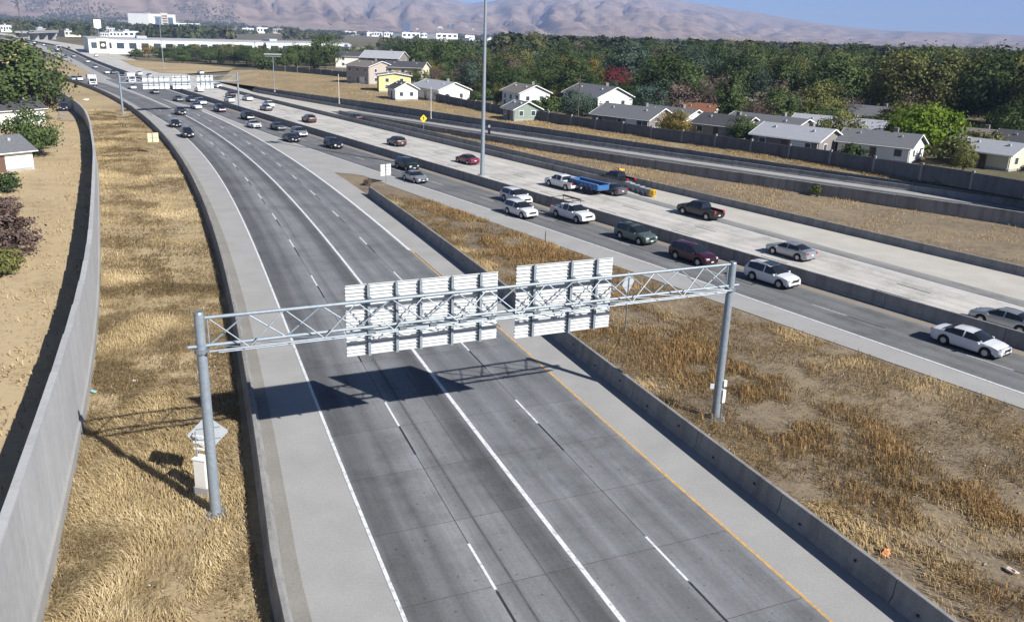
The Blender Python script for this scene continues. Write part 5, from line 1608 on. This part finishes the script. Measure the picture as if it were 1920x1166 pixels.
# buildings before downtown
strip_b = [(645, 668, 66, 5, BW, 'white building left in the strip below downtown'), (678, 688, 67.5, 5, BW, 'small white cube in the strip below downtown'), (697, 716, 69, 6, BW, 'white shed in the strip below downtown'), (720, 740, 70, 6, BW, 'white hall in the strip below downtown'),
           (754, 788, 72, 7, BW, 'wide white hall below the tower'), (790, 812, 71.5, 6, BW, 'white hall right of the tower'), (818, 858, 73.5, 7, BW, 'widest white hall below downtown'), (862, 872, 73, 5, BW, 'small white building right of the widest hall'),
           (816, 834, 84, 4, BC, 'cream roof among the belt trees'), (880, 905, 80, 4, BW, 'white roof left of the high mast'), (914, 938, 83, 5, BW, 'white roof right of the high mast'), (930, 950, 77, 5, BW, 'white building behind the white roof'), (962, 982, 78, 5, BC, 'cream building before the tall yellow-green tree'), (1018, 1032, 76, 5, BW, 'white building right of the tall yellow-green tree'),
           (455, 475, 62, 6, BW, 'white building on the bench right of the hospital'), (482, 505, 62.5, 7, BW, 'white apartment block on the bench'), (512, 530, 63, 6, BC, 'cream apartment block on the bench')]
FARB = [((x0 - 968) / FPX, (x1 - 952) / FPX, 19.9 * FPX / max(6, y - (61.1 + (x0 - 975) * .0324))) for (x0, x1, y, *_r) in strip_b + rows]
for (x0, x1, y, h, mt, lab) in strip_b: building(at(x0, y), at(x1, y + .6), 25, h * 1.7, mt, lab, 'hall_building', 'building', 4)
def tower(px0, px1, ytop, dist, mat, label):
    a0, a1 = (px0 - 960) / FPX, (px1 - 960) / FPX
    hz = 61.1 + (px0 - 975) * .0324
    p0 = np.array([a0 * dist, dist, 0]); p1 = np.array([a1 * dist, dist, 0])
    h = (hz - ytop) / FPX * dist + CAMH
    W = p1[0] - p0[0]
    r = tag(empty('office_tower', p0), label, 'tower')
    MB().box(0, W, 0, W, -2, h).build('wall', mat, r)
    MB().box(W * .2, W * .8, W * .2, W * .8, h, h + 5).build('plant_room', mat, r)
    for k in range(int(h / 8)): MB().box(W * .06, W * .94, -.5, -.05, 4 + 8 * k, 8.5 + 8 * k).build('window_band', BB, r)
for (x0, x1, yt, dst, mt, lab) in [(750, 763, 45, 3800, BB, 'tallest blue glass tower downtown'), (811, 821, 52, 3900, BC, 'cream office block in the distant downtown'), (828, 834, 49, 4000, BB, 'twin left blue tower downtown'), (836, 842, 48, 4000, BB, 'twin right blue tower downtown'), (861, 867, 51, 4100, BG, 'grey tower right of the twin towers'), (873, 878, 56, 4100, BC, 'cream tower at the right of downtown'), (772, 778, 55, 3900, BC, 'low cream block beside the tallest tower')]:
    tower(x0, x1, yt, dst, mt, lab)

# ------------------------------------------------------------------ far woods (one mass)
def woods(name, label, pts, hmin, hmax, per, leaf, seed):
    rng = np.random.default_rng(seed)
    n = len(pts)
    H = rng.uniform(hmin, hmax, n); R = H * rng.uniform(.35, .6, n)
    dirn = pts[:, 0] / pts[:, 1]
    H = H * np.where((dirn > -.26) & (dirn < -.03), .55, 1.0)      # lower planting before the downtown strip
    D = rng.normal(size=(n, per, 3)); D /= np.linalg.norm(D, axis=2)[:, :, None]
    D[:, :, 2] = np.abs(D[:, :, 2]) * 1.3 - .35
    rr = rng.uniform(.72, 1.05, (n, per))[:, :, None]
    P = D * rr * np.stack([R, R, H * .55], 1)[:, None, :] + (pts + np.stack([0 * H, 0 * H, H * .5], 1))[:, None, :]
    Nn = D + rng.normal(size=D.shape) * .45; Nn /= np.linalg.norm(Nn, axis=2)[:, :, None]
    U = np.cross(Nn, rng.normal(size=D.shape)); U /= np.linalg.norm(U, axis=2)[:, :, None]
    Wv = np.cross(Nn, U)
    s = (R[:, None] * leaf * rng.uniform(.6, 1.3, (n, per)))[:, :, None]
    V = np.stack([P - U * s, P + U * s * .5 + Wv * s * .9, P + U * s * .6 - Wv * s * .9], 2).reshape(-1, 3)
    t = np.repeat(np.clip(rng.random(n)[:, None] * .6 + rng.random((n, per)) * .4, 0, 1).ravel(), 3)
    o = obj(name, V, np.arange(len(V)).reshape(-1, 3), LEAF['wood'], tint=t)
    return tag(o, label, 'woods', kind='stuff')
LEAF['wood'] = tint_mat('leaf_far_wood', [(0, (.022, .034, .014)), (.5, (.05, .062, .024)), (.85, (.09, .085, .035)), (1, (.15, .12, .05))], trans=0.)
rng = np.random.default_rng(77)
pts = []
while len(pts) < 5200:
    a = rng.uniform(-.72, .78); d = 520 + 3600 * rng.random() ** 1.35
    x, y = a * d, d
    px = 960 + a * FPX * 1.0
    # clearings: the freeway, the warehouse yard and the infield
    if d < 760 and -.56 < a < -.17: continue
    s_, o_ = MR.so((x, y)) if d < 1150 else (0, 99)
    if abs(o_) < 34: continue
    if fbm(np.array(x * .004), np.array(y * .004), 3, 9) < .40: continue
    if a > -.17 and d < 900: continue
    if any(q0 < a < q1 and dq * .45 < d < dq * 1.05 for q0, q1, dq in FARB): continue
    pts.append((x, y, ZT if (a > -.1 and d < 1500) else 0.))
pts2 = []
while len(pts2) < 640:
    a = rng.uniform(-.16, .72); d = rng.uniform(440, 960)
    if any(q0 < a < q1 and dq * .6 < d < dq * 1.05 for q0, q1, dq in FARB): continue
    pts2.append((a * d, d, ZT))
woods('belt_trees_beyond', 'deeper rows of town trees behind the tree belt', np.array(pts2), 10, 16.5, 260, .24, 15)
woods('far_trees', 'hazy mass of town trees stretching to the hills', np.array(pts), 7, 14, 42, .62, 5)
#--HILLS--
# ------------------------------------------------------------------ hills
def hill_h(a, r):
    """height of the foothills; a = x/y direction, r = distance along y"""
    az = np.degrees(np.arctan(np.asarray(a, float)))
    r = np.asarray(r, float)
    el = np.interp(az, [-60, -38, -32, -20, -12, -7, -4.6, -3.4, -2.0, 0, 4, 8, 10.7, 13.5, 16, 19.4, 23.3, 28, 32, 45, 60],
                   [5.0, 5.2, 5.0, 4.4, 3.9, 3.1, 2.2, 1.95, 2.15, 2.7, 3.3, 3.1, 2.45, 2.1, 1.8, 1.28, 1.02, 1.02, .98, .9, .9])
    crest = np.tan(np.radians(el)) * 9000
    x = a * r * .001; y = r * .001
    n1 = fbm(x * .55 + 3, y * .55, 5, 31)
    wz = az + 2.2 * fbm(x * .8, y * .8 + 2, 3, 81)
    n2 = 1 - np.abs(fbm(wz * .42, y * .35 + 7, 5, 41) * 2 - 1); n3 = 1 - np.abs(fbm(wz * 1.7, y * .9, 4, 51) * 2 - 1)
    t = np.clip((r - 3300 - 1500 * (n1 - .5)) / 5700, 0, 1)
    prof = t ** 1.35
    back = np.clip(1 - (r - 9000) / 9000, .55, 1)
    left = np.clip((-az - 8) / 20, 0, 1)
    front = np.clip((r - 2300) / 2600, 0, 1) ** 1.2 * left * 95
    damp = np.clip(t * 3, 0, 1) * np.clip((9300 - r) / 2200, .12, 1)
    h = crest * prof * back + front + damp * crest * (.32 * (n2 - .72) + .17 * (n3 - .7))
    h = np.minimum(h, crest * r / 9000 * (1 - .03 * n3) * np.where(r < 9000, 1.0, 1.0) )
    return h - .3
aa = np.tan(np.radians(np.linspace(-58, 52, 420)))
rr_ = np.r_[np.geomspace(2200, 9000, 120), np.geomspace(9200, 13500, 12)]
A, Rg = np.meshgrid(aa, rr_, indexing='ij')
m, t, b = _mk('foothill_grass')
co = coord(t)
n1 = noise_node(t, .0011, 6, .62, co); n2 = noise_node(t, .006, 6, .7, co)
r1 = ramp(t, [(.30, (.07, .06, .055)), (.42, (.17, .125, .10)), (.50, (.29, .215, .17)), (.58, (.17, .13, .105)), (.66, (.30, .225, .175)), (.78, (.38, .29, .225))])
mx = t.nodes.new('ShaderNodeMix'); mx.inputs[0].default_value = .45
t.links.new(n1.outputs[0], mx.inputs[2]); t.links.new(n2.outputs[0], mx.inputs[3]); t.links.new(mx.outputs[0], r1.inputs[0])
t.links.new(r1.outputs[0], b.inputs['Base Color']); b.inputs['Roughness'].default_value = 1.0; b.inputs['Specular IOR Level'].default_value = 0.
tag(grid_sheet('hills', A * Rg, Rg, hill_h(A, Rg), m), kind='structure')
rng = np.random.default_rng(78)
pts = []
while len(pts) < 7000:
    a = rng.uniform(-.85, -.22); d = rng.uniform(1500, 4300)
    if fbm(np.array(a * 14.), np.array(d * .0016), 3, 4) < .40: continue
    z = float(hill_h(np.array(a), np.array(d)))
    if z > 95: continue
    pts.append((a * d, d, max(0., z)))
woods('bench_trees', 'dark scattered woods on the bench below the hills', np.array(pts), 4, 7.5, 16, .6, 6)

# ------------------------------------------------------------------ dry grass and weeds
def blades(name, label, P, h, w, lean, flow, tint, mat, cat='grass'):
    """bent three-face blades rooted at P"""
    n = len(P)
    rng = np.random.default_rng(n)
    a = flow + rng.normal(size=n) * .55
    dirx = np.stack([np.cos(a), np.sin(a), 0 * a], 1)
    sx = np.stack([-np.sin(a), np.cos(a), 0 * a], 1) * (w[:, None] * .5)
    ln = lean * rng.uniform(.4, 1.25, n)
    mid = P + dirx * (h * ln * .45)[:, None] + np.stack([0 * h, 0 * h, h * .62 * np.sqrt(np.maximum(.1, 1 - ln ** 2 * .3))], 1)
    tip = P + dirx * (h * ln * 1.15)[:, None] + np.stack([0 * h, 0 * h, h * np.clip(1 - ln * .62, .12, 1)], 1)
    V = np.stack([P - sx, P + sx, mid + sx * .8, mid - sx * .8, tip], 1).reshape(-1, 3)
    b = np.arange(n)[:, None] * 5
    T = np.concatenate([b + [0, 1, 2], b + [0, 2, 3], b + [3, 2, 4]], 1).reshape(-1, 3)
    return tag(obj(name, V, T, mat, tint=np.repeat(tint, 5)), label, cat, kind='stuff')
G_STRAW = tint_mat('straw_blades', [(0, (.10, .075, .045)), (.3, (.27, .20, .105)), (.65, (.49, .375, .20)), (1, (.68, .56, .36))], .7, .25)
G_WEED = tint_mat('weed_stems', [(0, (.07, .055, .035)), (.35, (.20, .15, .078)), (.7, (.35, .215, .09)), (1, (.50, .33, .155))], .8, .25)
G_DRAB = tint_mat('drab_blades', [(0, (.12, .095, .06)), (.35, (.30, .22, .115)), (.7, (.49, .36, .185)), (1, (.64, .50, .28))], .8, .2)
rng = np.random.default_rng(5)
def lwx(y): return np.interp(y, lys, lxs)
# long-grass verge between noise wall and barrier
def verge(n, y0, y1, hmul, wmul, pw):
    y = y0 + (y1 - y0) * rng.random(n) ** pw
    xl = lwx(y) + .15
    s = np.interp(y, NR.P[:, 1], NR.S)
    bx = np.interp(y, NR.P[:, 1], NR.P[:, 0])
    t_ = np.stack([np.interp(s, NR.S, NR.T[:, 0]), np.interp(s, NR.S, NR.T[:, 1])], 1)
    xr = bx + (fBARL(s) - .75) / np.maximum(.3, t_[:, 1])
    u = rng.random(n)
    x = xl + (xr - xl) * u
    clump = fbm(x * .55, y * .55, 3, 3); big = fbm(x * .11, y * .11, 3, 8)
    keep = rng.random(n) < np.clip((clump - .20) * 3.0 * np.where(u > .62, .55 + .5 * big, 1.0), .12, 1)
    x, y, u, clump, big = x[keep], y[keep], u[keep], clump[keep], big[keep]
    k = len(x)
    h = hmul * rng.uniform(.45, 1.1, k) * (.55 + clump) * np.where(u > .6, .62, 1.0)
    flow = fbm(x * .16, y * .16, 2, 14) * 14.0
    tint = np.clip(.12 + .75 * (clump - .25) + .55 * rng.random(k) + .5 * (big - .5) - .13 * (u > .55) * (big < .55), 0, 1)
    return np.stack([x, y, np.full(k, -.03)], 1), h, np.full(k, .018) * wmul * rng.uniform(.6, 1.4, k), np.full(k, .78), flow, tint
blades('long_grass', 'long golden dry grass of the near verge', *verge(130000, 18, 62, .44, 1.35, 1.2), G_STRAW)
blades('long_grass', 'dry grass of the verge farther along the barrier', *verge(90000, 60, 190, .42, 2.6, 1.1), G_STRAW)
# weedy gore
def gore(n, s0, s1, spread, wmul, mode):
    s = s0 + (s1 - s0) * rng.random(n)
    sM = s
    x1, y1 = MR.pos(sM, fMDIRT(sM) - .2)
    # width of the gore across: back to the near barrier
    wd = rng.random(n) * spread
    x2, y2 = MR.pos(sM, fMDIRT(sM) - .3 - wd)
    sn = np.interp(y2, NR.P[:, 1], NR.S)
    bx = np.interp(y2, NR.P[:, 1], NR.P[:, 0]) + (fBARR(sn) + .75) / np.interp(sn, NR.S, NR.T[:, 1])
    ok = (x2 > bx) & (sn < sNTIP + 6)
    x, y, wd = x2[ok], y2[ok], wd[ok]
    db = (x - bx[ok])
    clump = fbm(x * .5, y * .5, 3, 61); band = fbm(x * .09 + 5, y * .13, 3, 71)
    if mode == 'weed':
        near = np.exp(-((db - 7.5) / 3.8) ** 2) + .10 + .5 * np.exp(-((wd - 4) / 1.8) ** 2) * (fbm(x * .3, y * .3, 2, 91) > .5)
        keep = rng.random(len(x)) < np.clip((clump - .33) * 4.5, 0, 1) * np.clip(near * (.45 + band), 0, 1)
    else:
        keep = rng.random(len(x)) < np.clip((clump - .16) * 3.2, .08, 1) * np.where(db < 2.6, 1.0, .85)
    x, y, clump, band, db = x[keep], y[keep], clump[keep], band[keep], db[keep]
    k = len(x)
    if mode == 'weed':
        h = rng.uniform(.25, .62, k) * (.5 + clump); tint = np.clip(.25 + 1.0 * (clump - .3) + .4 * rng.random(k) - .1, 0, 1)
        return np.stack([x, y, np.full(k, -.03)], 1), h, np.full(k, .022) * wmul * rng.uniform(.6, 1.4, k), np.full(k, .45), rng.random(k) * 6.28, tint
    h = rng.uniform(.12, .36, k) * (.5 + clump) * np.where(db < 2.6, 1.5, 1.0); tint = np.clip(.12 + .8 * (clump - .2) + .4 * rng.random(k) + .15 * (db < 2.6), 0, 1)
    return np.stack([x, y, np.full(k, -.03)], 1), h, np.full(k, .018) * wmul * rng.uniform(.6, 1.4, k), np.full(k, .7), fbm(x * .2, y * .2, 2, 15) * 12, tint
blades('dry_weeds', 'rusty orange weeds growing across the gore', *gore(520000, 0, sGTIP, 28, 1.5, 'weed'), G_WEED, 'weeds')
blades('dry_grass', 'sparse drab grass of the gore ground', *gore(480000, 0, sGTIP, 30, 1.6, 'grass'), G_DRAB)
# bank, ramp strip
def quad_scatter(X, Y, Z, n, wmul, hmul, seed):
    r = np.random.default_rng(seed)
    ni, nj = X.shape
    i = r.random(n) * (ni - 1.001); j = r.random(n) * (nj - 1.001)
    i0 = i.astype(int); j0 = j.astype(int); a = i - i0; b = j - j0
    f = lambda Q: (Q[i0, j0] * (1 - a) + Q[i0 + 1, j0] * a) * (1 - b) + (Q[i0, j0 + 1] * (1 - a) + Q[i0 + 1, j0 + 1] * a) * b
    x, y, z = f(X), f(Y), f(Z)
    clump = fbm(x * .25, y * .25, 3, seed)
    keep = r.random(n) < np.clip((clump - .25) * 3, .05, 1)
    x, y, z, clump = x[keep], y[keep], z[keep], clump[keep]; k = len(x)
    tint = np.clip(.1 + .85 * (clump - .2) + .4 * r.random(k), 0, 1)
    return np.stack([x, y, z], 1), r.uniform(.2, .6, k) * hmul * (.5 + clump), np.full(k, .05) * wmul * r.uniform(.6, 1.4, k), np.full(k, .6), r.random(k) * 6.28, tint
blades('bank_grass', 'dry grass of the sunlit bank below the boundary wall', *quad_scatter(bankX, bankY, bankZ, 115000, .75, .75, 101), G_DRAB)
S_ = np.linspace(0, sHTIP - 2, 120)
sx_, sy_ = zip(*[MR.pos(S_, fBARE(S_) + .8 + (fHB(S_) - fBARE(S_) - 1.0) * q) for q in (0, .33, .66, 1)])
blades('strip_grass', 'dry grass of the strip between barrier and ramp wall', *quad_scatter(np.array(sx_), np.array(sy_), np.zeros((4, 120)), 65000, .75, .7, 102), G_DRAB)

YX = np.array([yx - .97 * o_ for o_ in offs[:7]]); YY = np.array([yy - .24 * o_ for o_ in offs[:7]]); YZ = np.array([zy(yy) for o_ in offs[:7]])
blades('yard_grass', 'thin dry tufts of the sandy yard behind the noise wall', *quad_scatter(YX, YY, YZ + .03, 26000, 1.0, .7, 103), G_DRAB)
# pale stones scattered through the verge and gore
def stones(n, P, smin, smax, seed, label):
    r = np.random.default_rng(seed)
    B = np.array([(1, 0, 0), (-1, 0, 0), (0, 1, 0), (0, -1, 0), (0, 0, .7), (0, 0, -.5)], float)
    T = np.array([(0, 2, 4), (2, 1, 4), (1, 3, 4), (3, 0, 4), (2, 0, 5), (1, 2, 5), (3, 1, 5), (0, 3, 5)])
    s_ = r.uniform(smin, smax, n) * r.uniform(.4, 1, n)
    V = B[None] * r.uniform(.6, 1.3, (n, 6, 1)) * s_[:, None, None]
    a = r.random(n) * 6.28; c, q = np.cos(a)[:, None], np.sin(a)[:, None]
    V = np.stack([V[:, :, 0] * c - V[:, :, 1] * q, V[:, :, 0] * q + V[:, :, 1] * c, V[:, :, 2]], 2) + P[:, None, :]
    F = (T[None] + np.arange(n)[:, None, None] * 6).reshape(-1, 3)
    tag(obj('scattered_stones', V.reshape(-1, 3), F, plain('stone', (.40, .37, .33), .9, 0, .3, 3)), label, 'stones', kind='stuff')
v0 = verge(5200, 20, 110, .4, 1, 1.0)[0]
stones(len(v0), v0 + [0, 0, .03], .03, .11, 3, 'pale stones and chips scattered through the verge grass')
v0 = gore(9000, 0, sGTIP, 30, 1, 'grass')[0]
stones(len(v0), v0 + [0, 0, .03], .03, .10, 4, 'small stones scattered over the gore ground')
# a few rounded tumbleweed shrubs
for (x, y, sc, leaf, lab) in [(1530, 366, .5, 'olive', 'olive tumbleweed against the ramp wall'), (690, 347, .28, 'brown', 'dark tumbleweed at the gore tip'), (1772, 348, .55, 'olive', 'olive weed clump under the boundary wall')]:
    tree('i', leaf, at(x, y, 1.9 if x == 1772 else 0.), lab, sc * 1.6, None, 'weed_shrub', 'shrub')

# ------------------------------------------------------------------ haze
m = bpy.data.materials.new('air')
m.use_nodes = True
for n_ in list(m.node_tree.nodes):
    if n_.type != 'OUTPUT_MATERIAL': m.node_tree.nodes.remove(n_)
pv = m.node_tree.nodes.new('ShaderNodeVolumePrincipled')
pv.inputs['Color'].default_value = (.43, .59, 1.0, 1)
pv.inputs['Density'].default_value = 1.05e-4
pv.inputs['Anisotropy'].default_value = -.1
m.node_tree.links.new(pv.outputs[0], m.node_tree.nodes['Material Output'].inputs['Volume'])
hz = MB().box(-15500, 15500, -3500, 14500, -3, 900).build('haze', m)
tag(hz, 'thin blue autumn haze over town and hills', 'haze', kind='stuff')
